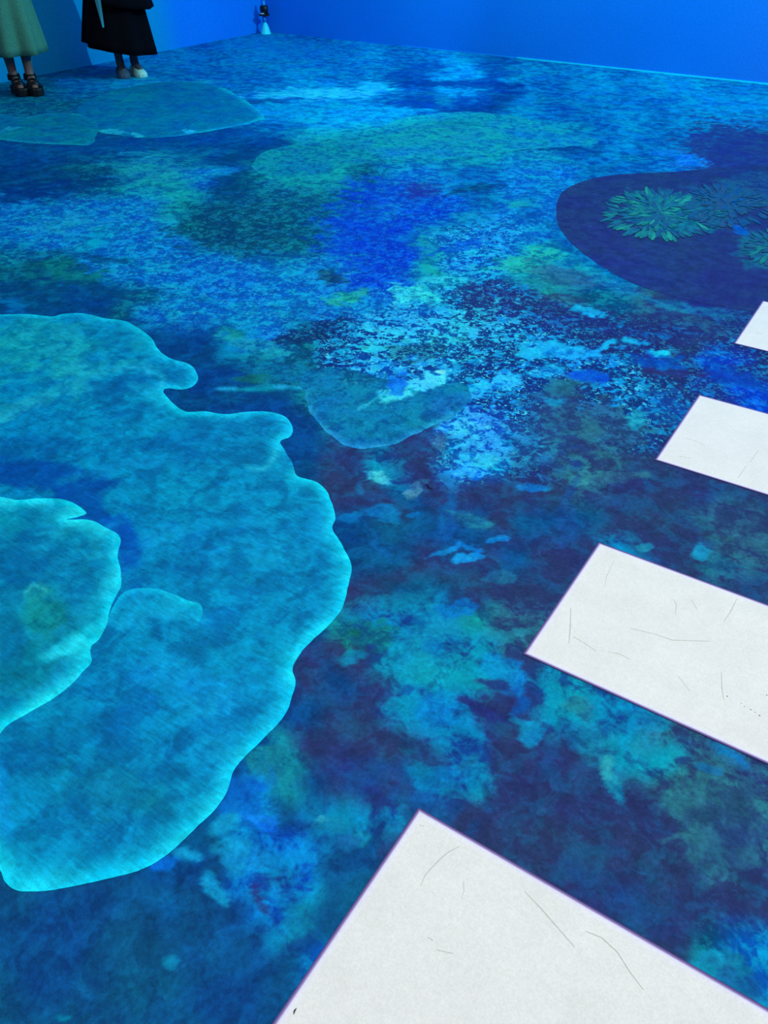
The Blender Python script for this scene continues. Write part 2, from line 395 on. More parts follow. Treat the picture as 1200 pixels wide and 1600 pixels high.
 (1020, 1120, 34, 18, 40, (0, 100, 155), (10, 140, 175), .6, .2, 0, 2, .8),
 (1145, 1185, 26, 14, 30, (0, 105, 170), (0, 125, 185), .6, .2, 0, 2, .8),
 (1130, 1270, 90, 70, 30, (32, 76, 115), (40, 100, 125), .45, .2, 0, 2, .75),
 (1110, 1205, 24, 8, 20, (10, 90, 160), (20, 110, 170), .5, .1, 0, 2, .8),
 (1050, 1310, 30, 5, -14, (40, 98, 122), (50, 110, 130), .5, .1, 0, 2, .7),
 (850, 1274, 12, 8, 0, (30, 84, 140), (40, 100, 150), .5, .1, 0, 2, .8),
 (1120, 1510, 38, 26, 10, (0, 105, 155), (10, 130, 175), .6, .1, 0, 3, .95),
 (1165, 1545, 45, 18, 25, (10, 76, 140), (14, 92, 155), .5, .1, 0, 2, .85),
 (1000, 1420, 130, 60, 30, (26, 56, 115), (22, 70, 128), .5, .0, 0, 1, .6),
 (680, 1260, 60, 28, 20, (16, 72, 135), (14, 88, 150), .5, .1, 0, 2, .7),
 (560, 1215, 70, 40, 10, (20, 60, 130), (20, 76, 145), .5, .1, 0, 1, .7),
 (520, 1180, 50, 40, 0, (36, 52, 112), (32, 62, 122), .5, .1, 0, 1, .7),
 (410, 1185, 26, 34, -10, (2, 104, 130), (14, 130, 140), .55, .2, 0, 2, .85),
 (380, 1250, 36, 34, -20, (0, 84, 180), (0, 104, 196), .5, .1, 0, 2, .8),
 (418, 1290, 26, 14, 10, (0, 105, 215), (10, 125, 225), .5, .1, 0, 3, .9),
 (355, 1305, 30, 18, 20, (0, 120, 185), (10, 150, 205), .6, .1, 0, 2, .8),
 (380, 1340, 50, 26, 10, (0, 115, 180), (10, 150, 200), .55, .15, 0, 2, .8),
 (330, 1388, 14, 34, -30, (0, 130, 180), (15, 155, 195), .6, .1, 0, 3, .9),
 (290, 1335, 34, 12, 30, (0, 130, 190), (10, 150, 205), .6, .1, 0, 2, .8),
 (425, 1395, 22, 13, 30, (0, 130, 185), (10, 150, 200), .6, .1, 0, 3, .9),
 (400, 1400, 10, 22, -25, (34, 50, 115), (34, 56, 120), .5, .1, 0, 3, .8),
 (455, 1440, 22, 40, -14, (0, 115, 155), (5, 140, 165), .6, .1, 0, 2, .85),
 (496, 1278, 8, 7, 0, (40, 190, 200), (60, 200, 205), .6, .0, 0, 4, .9),
 (510, 1285, 34, 14, 10, (4, 110, 150), (10, 130, 160), .5, .2, 0, 2, .7),
 (570, 1310, 18, 16, 0, (0, 120, 160), (15, 150, 175), .6, .2, 0, 2, .85),
 (540, 1318, 20, 13, 0, (10, 90, 150), (20, 110, 165), .5, .2, 0, 2, .8),
 (272, 1510, 12, 10, -20, (0, 110, 165), (10, 125, 175), .6, .1, 0, 3, .9),
 (98, 1594, 14, 9, 0, (0, 110, 150), (0, 120, 160), .6, .1, 0, 3, .9),
 (278, 1420, 34, 30, 0, (0, 84, 150), (0, 94, 160), .5, .0, 0, 1, .7),
 (205, 1455, 60, 40, 0, (6, 76, 125), (8, 84, 134), .5, .0, 0, 1, .6),
 (255, 1348, 22, 10, -10, (0, 95, 195), (0, 110, 205), .5, .1, 0, 2, .8),
 (90, 430, 70, 24, 0, (0, 80, 110), (5, 112, 120), .5, .3, 0, 3, .85),
 (160, 405, 50, 7, 6, (0, 66, 120), (0, 80, 140), .4, .2, 0, 2, .8),
 (110, 350, 70, 16, -8, (0, 118, 180), (20, 155, 200), .6, .6, .3, 2, .7),
 (240, 265, 70, 22, 4, (0, 112, 165), (20, 150, 175), .6, .7, .3, 2, .8),
 (350, 268, 34, 7, -14, (0, 115, 190), (10, 145, 205), .6, .5, .2, 2, .8),
 (360, 246, 44, 8, -4, (0, 66, 125), (0, 78, 135), .4, .2, 0, 3, .8),
 (100, 455, 160, 14, 3, (0, 58, 115), (0, 66, 125), .4, .1, 0, 2, .7),
 (460, 680, 60, 34, 20, (0, 70, 130), (0, 84, 140), .4, .1, 0, 1, .6),
 (20, 478, 18, 10, 20, (0, 95, 170), (0, 110, 180), .5, .1, 0, 3, .9),
 (130, 195, 26, 40, 0, (0, 62, 120), (0, 74, 130), .4, .1, 0, 2, .5),
]
# thin bright outlines inside the picture: points, half width px, colour, opacity
LN = [
 ([(342, 606), (370, 608), (410, 605), (450, 606), (475, 607)], 3.5, (0, 135, 180), .9),
 ([(1000, 276), (1060, 273), (1120, 272), (1158, 277)], 1.6, (70, 140, 160), .8),
 ([(0, 131), (60, 128)], 2, (0, 130, 170), .5),
 ([(240, 130), (290, 128), (352, 128)], 2.2, (10, 140, 170), .7),
]
def blobs(col, px, py, wx, wy, BL):
    for (cx, cy, rx, ry, ang, a, b, W_, S_, X_, hard, op) in BL:
        sel = np.where((abs(px-cx) < 1.9*max(rx, ry)) & (abs(py-cy) < 1.9*max(rx, ry)))[0]
        if not len(sel): continue
        t = math.radians(ang); dx, dy = px[sel]-cx, py[sel]-cy
        q = np.hypot((dx*math.cos(t)+dy*math.sin(t))/rx, (-dx*math.sin(t)+dy*math.cos(t))/ry)
        q = q*(1+wx[sel]*1.1)+wy[sel]*1.5
        al = np.clip((1.12-q)*hard*1.1, 0, 1); al = al*al*(3-2*al)*op
        v = np.array([*lin(a), *lin(b), W_, S_, X_])
        col[sel] = col[sel]*(1-al[:, None])+v*al[:, None]
def lines(col, px, py, nz, LN):
    for pts, hw, c, op in LN:
        xs = [p[0] for p in pts]; ys = [p[1] for p in pts]; m_ = 6*hw+6
        sel = np.where((px > min(xs)-m_) & (px < max(xs)+m_) & (py > min(ys)-m_) & (py < max(ys)+m_))[0]
        if not len(sel): continue
        d = seg_dist(px[sel], py[sel]+nz[sel]*8, pts)
        al = np.exp(-(d/hw)**2)*op
        v = np.array([*lin(c), *lin(tuple(min(255, k+25) for k in c))])
        col[sel, :6] = col[sel, :6]*(1-al[:, None])+v*al[:, None]
def paint_floor(X, Y):
    px, py = pix(X, Y)
    n1 = fbm(X*3.2, Y*3.2, 5, 1); n2 = fbm(X*3.2, Y*3.2, 5, 2)
    e1 = fbm(X*9, Y*9, 4, 3); e2 = fbm(X*9, Y*9, 4, 4)
    depth = np.clip((py+350)/1200, .12, 1.2)
    u = (px+n1*150*np.maximum(depth,.75)+e1*44*np.maximum(depth,.5))/50-.5; v = (py+n2*60*depth+e2*26*depth)/50-.5
    u = np.clip(u, 0, 22.999); v = np.clip(v, 0, 30.999)
    ui = u.astype(int); vi = v.astype(int); fu = (u-ui)[:, None]; fv = (v-vi)[:, None]
    fu = fu*fu*(3-2*fu); fv = fv*fv*(3-2*fv)
    col = (_cells[vi, ui]*(1-fu)+_cells[vi, ui+1]*fu)*(1-fv)+(_cells[vi+1, ui]*(1-fu)+_cells[vi+1, ui+1]*fu)*fv
    e3 = fbm(X*14, Y*14, 4, 5)
    e4 = fbm(X*34, Y*34, 3, 6)
    blobs(col, px+e1*26*depth+e4*8*depth, py+e2*20*depth, e3, e4, BL)
    lines(col, px, py, e3, LN)
    return col
def set_attrs(me, col, n, gain=1.0):
    for nm, c in (('col_dark', col[:, 0:3]*gain), ('col_light', col[:, 3:6]*gain), ('ctl', col[:, 6:9])):
        a = me.attributes.new(nm, 'FLOAT_COLOR', 'POINT')
        buf = np.ones((n, 4), dtype=np.float32); buf[:, :3] = c
        a.data.foreach_set('color', buf.ravel())
GAIN = 1.06

REEF = reef_material(); PLATE = reef_material('projected_plate_coral', True)
# ------------------------------------------------------------------ structure: floor
X0, X1, Y0, Y1 = -7.53, 6.4, -3.2, 8.867
def axis(lo, hi, f0, f1, fine, grow, mx):
    c = list(np.arange(f0, f1, fine)); s = fine
    x = c[-1]
    while x < hi:
        s = min(mx, s*grow); x += s; c.append(min(x, hi))
    s = fine; x = c[0]; pre = []
    while x > lo:
        s = min(mx, s*grow); x -= s; pre.append(max(x, lo))
    return np.array(pre[::-1]+c)
gx = axis(X0, X1, -1.5, .95, .0075, 1.012, .05)
gy = axis(Y0, Y1, .15, 1.7, .0075, 1.006, .032)
nx, ny = len(gx), len(gy)
XX, YY = np.meshgrid(gx, gy); XX = XX.ravel(); YY = YY.ravel()
me = bpy.data.meshes.new('floor'); me.vertices.add(nx*ny)
co = np.zeros((nx*ny, 3), dtype=np.float32); co[:, 0] = XX; co[:, 1] = YY; me.vertices.foreach_set('co', co.ravel())
ii, jj = np.meshgrid(np.arange(nx-1), np.arange(ny-1)); b0 = (jj*nx+ii).ravel()
quads = np.stack([b0, b0+1, b0+1+nx, b0+nx], 1).astype(np.int32)
me.loops.add(quads.size); me.loops.foreach_set('vertex_index', quads.ravel())
me.polygons.add(len(quads)); me.polygons.foreach_set('loop_start', np.arange(0, quads.size, 4, dtype=np.int32))
me.update(calc_edges=True)
set_attrs(me, paint_floor(XX, YY), nx*ny, GAIN)
tag(link_mesh('floor', me, REEF), 'dark floor under a projected blue coral reef picture', kind='structure')

# ------------------------------------------------------------------ structure: walls, ceiling
def wall_material():
    m, N, L, B = new_mat('blue_lit_wall')
    B.inputs['Roughness'].default_value = .8; B.inputs['Specular IOR Level'].default_value = .1
    geo = N.new('ShaderNodeNewGeometry'); sx = N.new('ShaderNodeSeparateXYZ'); L.new(geo.outputs['Position'], sx.inputs[0])
    n = N.new('ShaderNodeTexNoise'); n.inputs['Scale'].default_value = 60; n.inputs['Detail'].default_value = 3
    L.new(geo.outputs['Position'], n.inputs['Vector'])
    big = N.new('ShaderNodeTexNoise'); big.inputs['Scale'].default_value = .5; L.new(geo.outputs['Position'], big.inputs['Vector'])
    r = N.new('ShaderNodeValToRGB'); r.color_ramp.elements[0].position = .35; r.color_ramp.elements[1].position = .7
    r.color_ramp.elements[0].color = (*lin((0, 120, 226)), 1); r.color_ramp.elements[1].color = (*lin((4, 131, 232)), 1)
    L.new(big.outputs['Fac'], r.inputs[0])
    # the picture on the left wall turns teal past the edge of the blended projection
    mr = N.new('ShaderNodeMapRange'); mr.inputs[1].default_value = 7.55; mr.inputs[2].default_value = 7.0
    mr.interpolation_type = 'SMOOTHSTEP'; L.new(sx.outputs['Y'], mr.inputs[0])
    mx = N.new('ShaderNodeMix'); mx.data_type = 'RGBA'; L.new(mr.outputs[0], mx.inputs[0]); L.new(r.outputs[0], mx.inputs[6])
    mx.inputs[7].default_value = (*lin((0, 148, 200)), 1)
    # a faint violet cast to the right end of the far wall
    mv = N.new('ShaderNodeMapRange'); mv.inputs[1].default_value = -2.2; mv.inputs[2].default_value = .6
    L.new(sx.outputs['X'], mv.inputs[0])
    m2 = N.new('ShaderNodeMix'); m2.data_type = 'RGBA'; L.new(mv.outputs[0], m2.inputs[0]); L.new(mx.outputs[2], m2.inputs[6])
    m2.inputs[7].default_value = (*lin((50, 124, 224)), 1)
    g = N.new('ShaderNodeMapRange'); g.inputs[1].default_value = .3; g.inputs[2].default_value = .7
    g.inputs[3].default_value = .9; g.inputs[4].default_value = 1.1; L.new(n.outputs['Fac'], g.inputs[0])
    s = N.new('ShaderNodeVectorMath'); s.operation = 'SCALE'; L.new(m2.outputs[2], s.inputs[0]); L.new(g.outputs[0], s.inputs['Scale'])
    L.new(s.outputs[0], B.inputs['Base Color'])
    return m
WALL = wall_material()
DARKP = plain('dark_ceiling_paint', (20, 24, 34), .9, .1)
def slab(name, c, s, m):
    bm = bmesh.new(); add_box(bm, c, s); return tag(obj(name, bm, m), kind='structure')
T = .12
slab('wall_back', ((X0+X1)/2, Y1+T/2, CEIL/2), (X1-X0+2*T, T, CEIL), WALL)
slab('wall_left', (X0-T/2, (Y0+Y1)/2, CEIL/2), (T, Y1-Y0, CEIL), WALL)
slab('wall_right', (X1+T/2, (Y0+Y1)/2, CEIL/2), (T, Y1-Y0, CEIL), WALL)
slab('wall_front', ((X0+X1)/2, Y0-T/2, CEIL/2), (X1-X0+2*T, T, CEIL), WALL)
slab('ceiling', ((X0+X1)/2, (Y0+Y1)/2, CEIL+T/2), (X1-X0+2*T, Y1-Y0+2*T, T), DARKP)
# projected light spilling on the foot of the far wall, built as thin coloured strips
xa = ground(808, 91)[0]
SPILL = plain('cyan_light_spill', (10, 215, 240), .6, .1)
slab('light_spill_1', ((xa+X1)/2, Y1-.004, .006), (X1-xa, .008, .012), SPILL)
SPILL2 = plain('blue_light_spill', (10, 150, 235), .6, .1)  # bluer stretch of the same spilled light, also a coloured strip
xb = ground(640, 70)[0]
slab('light_spill_2', ((xb+xa)/2, Y1-.003, .005), (xa-xb, .006, .010), SPILL2)

# ------------------------------------------------------------------ projected corals: flat pictures lying on the floor
def smooth_poly(pts, step):
    P = [Vector(p) for p in pts]; n = len(P); out = []
    for i in range(n):
        a, b, c, d = P[i-1], P[i], P[(i+1) % n], P[(i+2) % n]
        k = max(1, int((c-b).length/step))
        for j in range(k):
            t = j/k
            out.append(.5*((2*b)+(c-a)*t+(2*a-5*b+4*c-d)*t*t+(3*b-a-3*c+d)*t**3))
    return out
def inside(px, py, poly):
    r = np.zeros(px.shape, bool); n = len(poly)
    for i in range(n):
        x0, y0 = poly[i]; x1, y1 = poly[(i+1) % n]
        if y0 == y1: continue
        c = ((y0 > py) != (y1 > py)) & (px < (x1-x0)*(py-y0)/(y1-y0)+x0)
        r ^= c
    return r
def coral(name, pts, z, step, base, blobs_, rim, rimw, label, cat='coral picture', rimf=None, wob=.008, rimlines=(), group=None, grow=None):
    """pts: outline in photo pixels, laid on the floor; base: (dark, light, W, S, fleck); rim: colour, width in metres"""
    G = smooth_poly([ground(*p) for p in pts], step*.7)
    xs = np.array([g.x for g in G]); ys = np.array([g.y for g in G])
    e = fbm(xs*16, ys*16, 4, 9); e2 = fbm(xs*16+50, ys*16, 4, 9)
    xs = xs+e*wob; ys = ys+e2*wob
    poly = list(zip(xs.tolist(), ys.tolist())); n = len(poly)
    qx = np.arange(xs.min(), xs.max(), step); qy = np.arange(ys.min(), ys.max(), step)
    QX, QY = np.meshgrid(qx, qy); QX = QX.ravel(); QY = QY.ravel()
    # leave the part far outside the frame coarse
    ins = inside(QX, QY, poly); QX, QY = QX[ins], QY[ins]
    ppx, ppy = pix(QX, QY)
    off = (ppx < -40) | (ppx > 1240) | (ppy > 1640)
    keep = ~off | ((np.round(QX/step).astype(int) % 5 == 0) & (np.round(QY/step).astype(int) % 5 == 0))
    QX, QY = QX[keep], QY[keep]
    d = seg_dist(QX, QY, poly+[poly[0]])
    k = d > step*.45; QX, QY, d = QX[k], QY[k], d[k]
    verts = [Vector(p) for p in poly]+[Vector(p) for p in zip(QX.tolist(), QY.tolist())]
    V, E_, F, *_ = delaunay_2d_cdt(verts, [], [list(range(n))], 1, 1e-6)
    VX = np.array([v.x for v in V]); VY = np.array([v.y for v in V]); nv = len(V)
    dd = seg_dist(VX, VY, poly+[poly[0]])
    px, py = pix(VX, VY)
    a, b, W_, S_, X_ = base
    col = np.tile(np.array([*lin(a), *lin(b), W_, S_, X_]), (nv, 1))
    e1 = fbm(VX*7, VY*7, 4, 3); e3 = fbm(VX*14, VY*14, 4, 5)
    blobs(col, px+e1*24, py+e3*20, e3, e3*.5, blobs_)
    lines(col, px, py, e3, rimlines)
    if rim:
        f = rimf(px, py) if rimf else 1.0
        rw = rimw*(1+.5*e1)
        al = np.clip(np.exp(-(dd/rw)**1.5)*f*(.95+.5*e3), 0, 1)
        v = np.array([*lin(rim[0]), *lin(rim[1])])
        col[:, :6] = col[:, :6]*(1-al[:, None])+v*al[:, None]
    # skirt down to the floor so that it is a thin solid
    me = bpy.data.meshes.new(name)
    vs = [(x, y, z) for x, y in zip(VX, VY)]
    # boundary edges of the triangulation
    cnt = {}
    for f_ in F:
        for i in range(len(f_)):
            e_ = (f_[i], f_[(i+1) % len(f_)]); cnt[e_] = 1
    bd = [e_ for e_ in cnt if (e_[1], e_[0]) not in cnt]
    bi = sorted({i for e_ in bd for i in e_}); mp = {i: nv+k for k, i in enumerate(bi)}
    vs += [(VX[i], VY[i], 0.0002) for i in bi]
    fs = [tuple(f_) for f_ in F]+[(e_[1], e_[0], mp[e_[0]], mp[e_[1]]) for e_ in bd]
    me.from_pydata(vs, [], fs); me.update()
    col = np.vstack([col, col[bi]])
    set_attrs(me, col, len(vs), GAIN)
    return tag(link_mesh(name, me, PLATE if name == 'plate_coral' else REEF), label, cat, group)

MAIN = [(0,492),(40,491),(80,495),(98,491),(130,490),(165,498),(195,502),(215,512),(238,530),(246,545),(266,560),(290,567),(303,575),(310,590),(304,602),(285,609),(262,607),(256,613),(268,628),(290,643),(320,643),(350,648),(385,644),(420,644),(445,651),(457,667),(453,682),(438,690),(446,705),(456,722),(462,742),(478,749),(495,754),(510,768),(520,790),(524,810),(519,826),(530,845),(544,868),(549,890),(543,920),(535,950),(515,977),(490,998),(470,1022),(458,1045),(462,1065),(455,1095),(440,1125),(410,1155),(385,1180),(365,1205),(355,1235),(340,1260),(315,1285),(290,1310),(260,1335),(220,1358),(170,1373),(120,1385),(70,1393),(30,1393),(10,1380),(-10,1350),(-90,1290),(-200,1150),(-300,950),(-280,720),(-130,530),(-50,497)]
def main_rim(px, py):
    f = np.ones(px.shape)
    f *= 1-.85*np.exp(-(((px-452)/22)**2+((py-718)/22)**2))
    f *= .55+.45*np.clip((py-480)/300, 0, 1)
    return f
MB_ = [
 (60, 545, 130, 48, -6, (0,126,158), (15,158,175), .55,.15,0, 1.3,.95),
 (100, 610, 130, 16, -22, (5,135,172), (20,165,185), .55,.1,0, 1.5,.7),
 (110, 575, 30, 9, -35, (10,145,175), (25,170,185), .6,.1,0, 2,.6),
 (30, 640, 70, 12, -20, (10,140,175), (25,165,185), .6,.1,0, 2,.6),
 (190, 530, 46, 16, 0, (0,110,160), (5,130,170), .5,.1,0, 2,.6),
 (190, 605, 44, 18, -20, (0,92,148), (0,110,165), .5,.1,0, 2,.7),
 (240, 625, 40, 16, 30, (0,135,180), (10,155,195), .6,.1,0, 2,.7),
 (60, 700, 110, 30, -5, (0,88,150), (0,108,170), .5,.1,0, 1.3,.8),
 (330, 690, 130, 40, 0, (0,96,155), (0,120,175), .5,.1,0, 1,.7),
 (60, 745, 110, 24, 6, (0,72,150), (0,84,160), .4,.1,0, 2,.9),
 (130, 780, 60, 34, 25, (0,76,156), (0,90,168), .4,.1,0, 1.6,.9),
 (200, 850, 24, 60, -6, (0,78,165), (0,98,180), .4,.1,0, 1.6,.85),
 (290, 895, 90, 18, 8, (0,96,150), (0,116,165), .5,.1,0, 1.5,.7),
 (270, 838, 70, 26, 10, (0,125,185), (5,150,200), .6,.15,0, 1.3,.7),
 (180, 730, 80, 10, -12, (0,110,170), (5,130,185), .5,.2,0, 1.5,.6),
 (400, 850, 90, 70, 0, (0,118,175), (5,145,195), .55,.15,0, 1,.6),
 (350, 950, 60, 50, 0, (0,128,190), (0,150,205), .55,.15,0, 1,.6),
 (240, 960, 60, 30, -10, (0,140,190), (10,165,205), .6,.3,0, 1.5,.75),
 (235, 950, 30, 16, -10, (0,120,160), (0,140,180), .5,.3,0, 1.5,.6),
 (260, 1060, 110, 50, 10, (0,120,185), (5,150,205), .55,.2,0, 1,.7),
 (400, 1050, 60, 60, 0, (0,122,178), (0,145,195), .55,.15,0, 1,.6),
 (330, 1130, 60, 50, -30, (0,135,190), (10,160,205), .6,.2,0, 1,.7),
 (120, 1140, 120, 50, -10, (0,96,148), (0,112,165), .5,.2,0, 1,.75),
 (160, 1230, 120, 60, 10, (0,104,140), (5,125,155), .5,.3,0, 1,.7),
 (50, 1180, 60, 30, 0, (0,90,150), (0,104,160), .5,.2,0, 1,.6),
 (5, 1250, 14, 60, 0, (0,130,195), (5,145,205), .6,.1,0, 1.4,.8),
 (200, 1110, 60, 20, -30, (0,108,170), (0,125,185), .5,.2,0, 1,.6),
]
ML = [([(228,578),(246,582),(256,592),(252,604)], 5, (5,150,185), .9),
      ([(178,578),(205,575),(235,573)], 3, (5,140,180), .6),
      ([(388,731),(402,735),(415,732),(424,722),(432,705)], 4, (5,145,180), .75),
      ([(352,648),(342,652),(330,648)], 4, (5,145,185), .6)]
coral('plate_coral', MAIN, .0012, .0085, ((0,106,158),(0,139,186),.5,.2,0), MB_, ((0,208,240),(20,222,246)), .030,
      'largest projected turquoise plate coral, wavy bright rim, spreading over the left of the floor', rimf=main_rim, rimlines=ML)

UP = [(0,777),(30,782),(60,780),(95,781),(120,790),(135,803),(122,808),(104,812),(140,813),(165,825),(187,840),(184,868),(189,890),(188,915),(175,945),(168,975),(155,1000),(143,1012),(144,1035),(130,1050),(110,1072),(80,1095),(45,1115),(15,1132),(-20,1158),(-100,1140),(-200,1050),(-220,900),(-160,790),(-60,772)]
UB = [
 (60, 815, 110, 18, -4, (0,118,155), (0,135,165), .5,.15,0, 1.3,.7),
 (20, 880, 70, 40, -10, (0,82,140), (0,98,150), .5,.15,0, 1.2,.85),
 (110, 850, 50, 26, -10, (0,125,165), (10,150,180), .55,.2,0, 1.2,.8),
 (80, 960, 54, 46, 0, (0,112,125), (10,140,138), .55,.3,0, 1.3,.85),
 (20, 990, 24, 50, 0, (0,88,135), (0,100,145), .5,.2,0, 1.3,.7),
 (40, 1050, 60, 40, -10, (0,112,135), (0,130,150), .5,.2,0, 1.2,.8),
 (110, 1010, 50, 20, -30, (0,150,180), (15,185,205), .6,.2,0, 1.2,.85),
 (100, 820, 44, 8, -14, (0,92,145), (0,105,155), .5,.1,0, 1.5,.7),
 (60, 930, 34, 12, -6, (5,125,145), (20,160,165), .6,.3,0, 1.5,.6),
]
coral('plate_coral', UP, .0024, .0085, ((0,112,155),(5,138,175),.5,.2,0), UB, ((5,212,232),(30,228,240)), .036,
      'smaller green-tinged plate coral picture overlapping the large one at the left edge',
      rimlines=[([(42,925),(50,915),(62,916),(72,922)], 3, (20,160,165), .7), ([(75,1030),(90,1020),(110,1010),(140,985)], 9, (10,185,205), .8)])
LOBE = [(160,1000),(172,962),(188,930),(210,920),(245,921),(270,930),(295,940),(313,945),(316,958),(310,976),(304,1000),(280,1030),(230,1050),(180,1040)]
coral('plate_coral', LOBE, .0015, .0085, ((0,106,158),(0,139,186),.5,.2,0), MB_,
      ((0,178,215),(10,195,228)), .022, 'small rounded lobe of plate coral between the two big turquoise plates',
      rimf=lambda px, py: np.clip((985-py)/35, 0, 1)*np.clip((py-900)/10, 0, 1))

# domes and mounds further back
coral('dome_coral', [(120,170),(165,146),(220,133),(265,128),(310,129),(345,136),(380,155),(412,180),(395,191),(350,201),(290,211),(240,216),(195,213),(150,203)],
      .001, .022, ((0,92,138),(0,110,152),.5,.3,0),
      [(220,165,60,26,0,(0,102,140),(0,118,150),.5,.2,0,1,.8),(185,150,34,9,0,(0,112,145),(5,130,155),.5,.2,0,1.2,.8),(185,207,30,4,4,(10,130,160),(30,160,180),.6,.3,0,3,.9),
       (293,204,10,3,0,(20,150,200),(40,170,215),.6,.1,0,4,.9),(300,160,60,18,0,(0,86,140),(0,100,150),.5,.2,0,1,.7)],
      ((10,150,185),(10,160,190)), .04, 'large smooth teal dome coral picture in front of the standing people',
      rimf=lambda px, py: .95*np.clip((px-250)/60, 0, 1)*np.where(py < 138, .5, 1), wob=.01)
coral('dome_coral', [(-90,222),(-20,219),(0,219),(50,224),(100,226),(140,226),(150,212),(152,192),(120,178),(90,177),(70,178),(45,183),(20,182),(0,178),(-40,172),(-100,172)],
      .0018, .022, ((0,98,135),(0,116,146),.5,.3,0),
      [(20,210,60,9,0,(0,112,140),(5,128,148),.5,.2,0,1.2,.8),(120,195,30,22,0,(0,92,130),(0,105,140),.5,.2,0,1.2,.7)],
      ((10,140,165),(20,150,172)), .03, 'flat green-teal coral picture at the left edge below the black sandals', wob=.012,
      rimf=lambda px, py: .75*np.where((px > 140) | (px < -5), .2, 1), rimlines=[([(0,205),(10,201),(30,199)], 1.6, (10,140,160), .8)])
coral('mound_coral', [(394,263),(400,248),(415,237),(450,228),(500,224),(550,225),(585,231),(600,243),(575,254),(530,262),(490,272),(450,278),(420,276)],
      .001, .02, ((0,108,150),(12,150,165),.55,.7,.05), [(470,268,60,6,-5,(0,90,150),(0,120,170),.5,.6,0,1.3,.6),(450,262,40,8,-5,(0,108,160),(10,140,175),.5,.6,0,1.2,.6)],
      ((10,135,165),(15,150,172)), .02, 'small pale green mound coral picture left of the long mound', wob=.03, rimf=lambda px, py: .6)
coral('mound_coral', [(560,226),(575,208),(610,192),(660,180),(730,175),(800,181),(850,194),(890,207),(935,221),(900,229),(840,232),(790,238),(740,246),(690,250),(640,252),(590,246)],
      .0018, .02, ((0,112,160),(15,158,175),.55,.55,.1),
      [(700,205,90,18,2,(0,120,155),(20,162,168),.6,.5,.1,1.2,.8),(860,215,60,10,8,(0,108,170),(10,138,190),.5,.4,.1,1.2,.8),(640,238,60,10,0,(0,110,175),(15,150,195),.5,.7,.3,1.2,.8),
       (720,194,40,5,3,(0,96,135),(0,120,145),.5,.5,0,1.5,.5)],
      None, .02, 'long pale green mound coral picture across the middle of the far floor', wob=.05)
coral('mound_coral', [(472,604),(478,618),(484,640),(500,665),(528,689),(552,699),(575,702),(605,697),(640,684),(672,667),(710,650),(735,622),(725,600),(690,600),(640,596),(590,590),(540,575),(500,578),(470,590)],
      .001, .011, ((0,90,145),(5,122,168),.55,.55,.08),
      [(640,605,50,15,-16,(0,145,200),(60,215,235),.65,.7,.9,2,.95),(622,602,16,13,-20,(0,100,215),(0,120,220),.5,.2,0,3,.9),(560,585,60,14,0,(0,78,125),(5,110,150),.5,.7,.3,1.5,.8),
       (690,640,40,20,-20,(6,88,150),(20,120,175),.5,.6,.1,1.2,.8),(580,665,70,22,-10,(0,98,150),(5,128,170),.5,.4,.0,1.2,.6)],
      ((15,140,195),(40,165,210)), .016, 'rounded blue-green rock coral picture with a bright speckled top, mid floor', wob=.02,
      rimf=lambda px, py: np.clip((py-600)/50, 0, 1)*.9, rimlines=[([(560,640),(590,622),(605,612)], 2, (20,160,200), .7)])
# the purple disc
disc = coral('anemone_disc', [(869,335),(872,312),(884,296),(915,282),(955,274),(1000,271),(1060,268),(1130,262),(1200,258),(1290,262),(1370,300),(1390,380),(1350,455),(1270,488),(1200,489),(1160,485),(1100,474),(1040,460),(985,441),(935,413),(895,382),(875,357)],
      .001, .018, ((31,48,104),(35,58,113),.45,.15,0),
      [(1000,430,130,50,10,(28,44,118),(30,52,128),.5,.2,0,1,.6),(1150,430,100,60,10,(34,42,108),(36,46,116),.5,.2,0,1,.5),(960,380,60,30,30,(34,40,112),(38,46,118),.5,.2,0,1,.5),
       (1120,320,90,36,0,(20,72,120),(30,100,135),.5,.5,0,1.5,.7),(1040,330,70,28,5,(4,90,125),(16,120,140),.5,.5,0,2,.8),(1185,290,60,30,0,(24,62,118),(30,90,130),.5,.4,0,1.5,.6),
       (1185,385,30,26,0,(14,86,125),(24,110,140),.5,.4,0,2,.7), (1155,358,14,5,5,(0,84,180),(0,95,190),.5,.1,0,3,.9),(1140,310,18,5,5,(0,80,170),(0,92,180),.5,.1,0,3,.9)],
      None, .02, 'large smooth dark purple disc of an anemone picture at the right edge, behind the stripes', wob=.006)

# ------------------------------------------------------------------ finger corals: flat petal shapes
def petal_mesh(nm, wdt):
    bm = bmesh.new(); prof = [(0, .35), (.25, .8), (.55, 1), (.8, .8), (.95, .4), (1, 0)]
    top = [(t, wdt*.5*w_) for t, w_ in prof]; loop = top+[(t, -y) for t, y in top[-2::-1]]
    up = [bm.verts.new((t, y, .0015+(.0012 if abs(y) < 1e-6 else 0))) for t, y in loop]; lo = [bm.verts.new((t, y, 0)) for t, y in loop]
    bm.faces.new(up); n = len(up)
    for i in range(n): bm.faces.new((up[i], lo[i], lo[(i+1) % n], up[(i+1) % n]))
    me = bpy.data.meshes.new(nm); bmesh.ops.recalc_face_normals(bm, faces=bm.faces); bm.to_mesh(me); bm.free(); return me
PM = [plain('petal_'+n_, c_, .6, .15, vary=.25, bscale=3) for n_, c_ in (('green', (14,122,122)), ('teal', (10,106,130)), ('dim_teal', (16,86,122)), ('blue', (8,78,132)), ('bright_green', (30,150,132)), ('grey_teal', (32,80,120)))]
PME = []
for m_ in PM:
    me_ = petal_mesh('polyp', .30); me_.materials.append(m_); PME.append(me_)
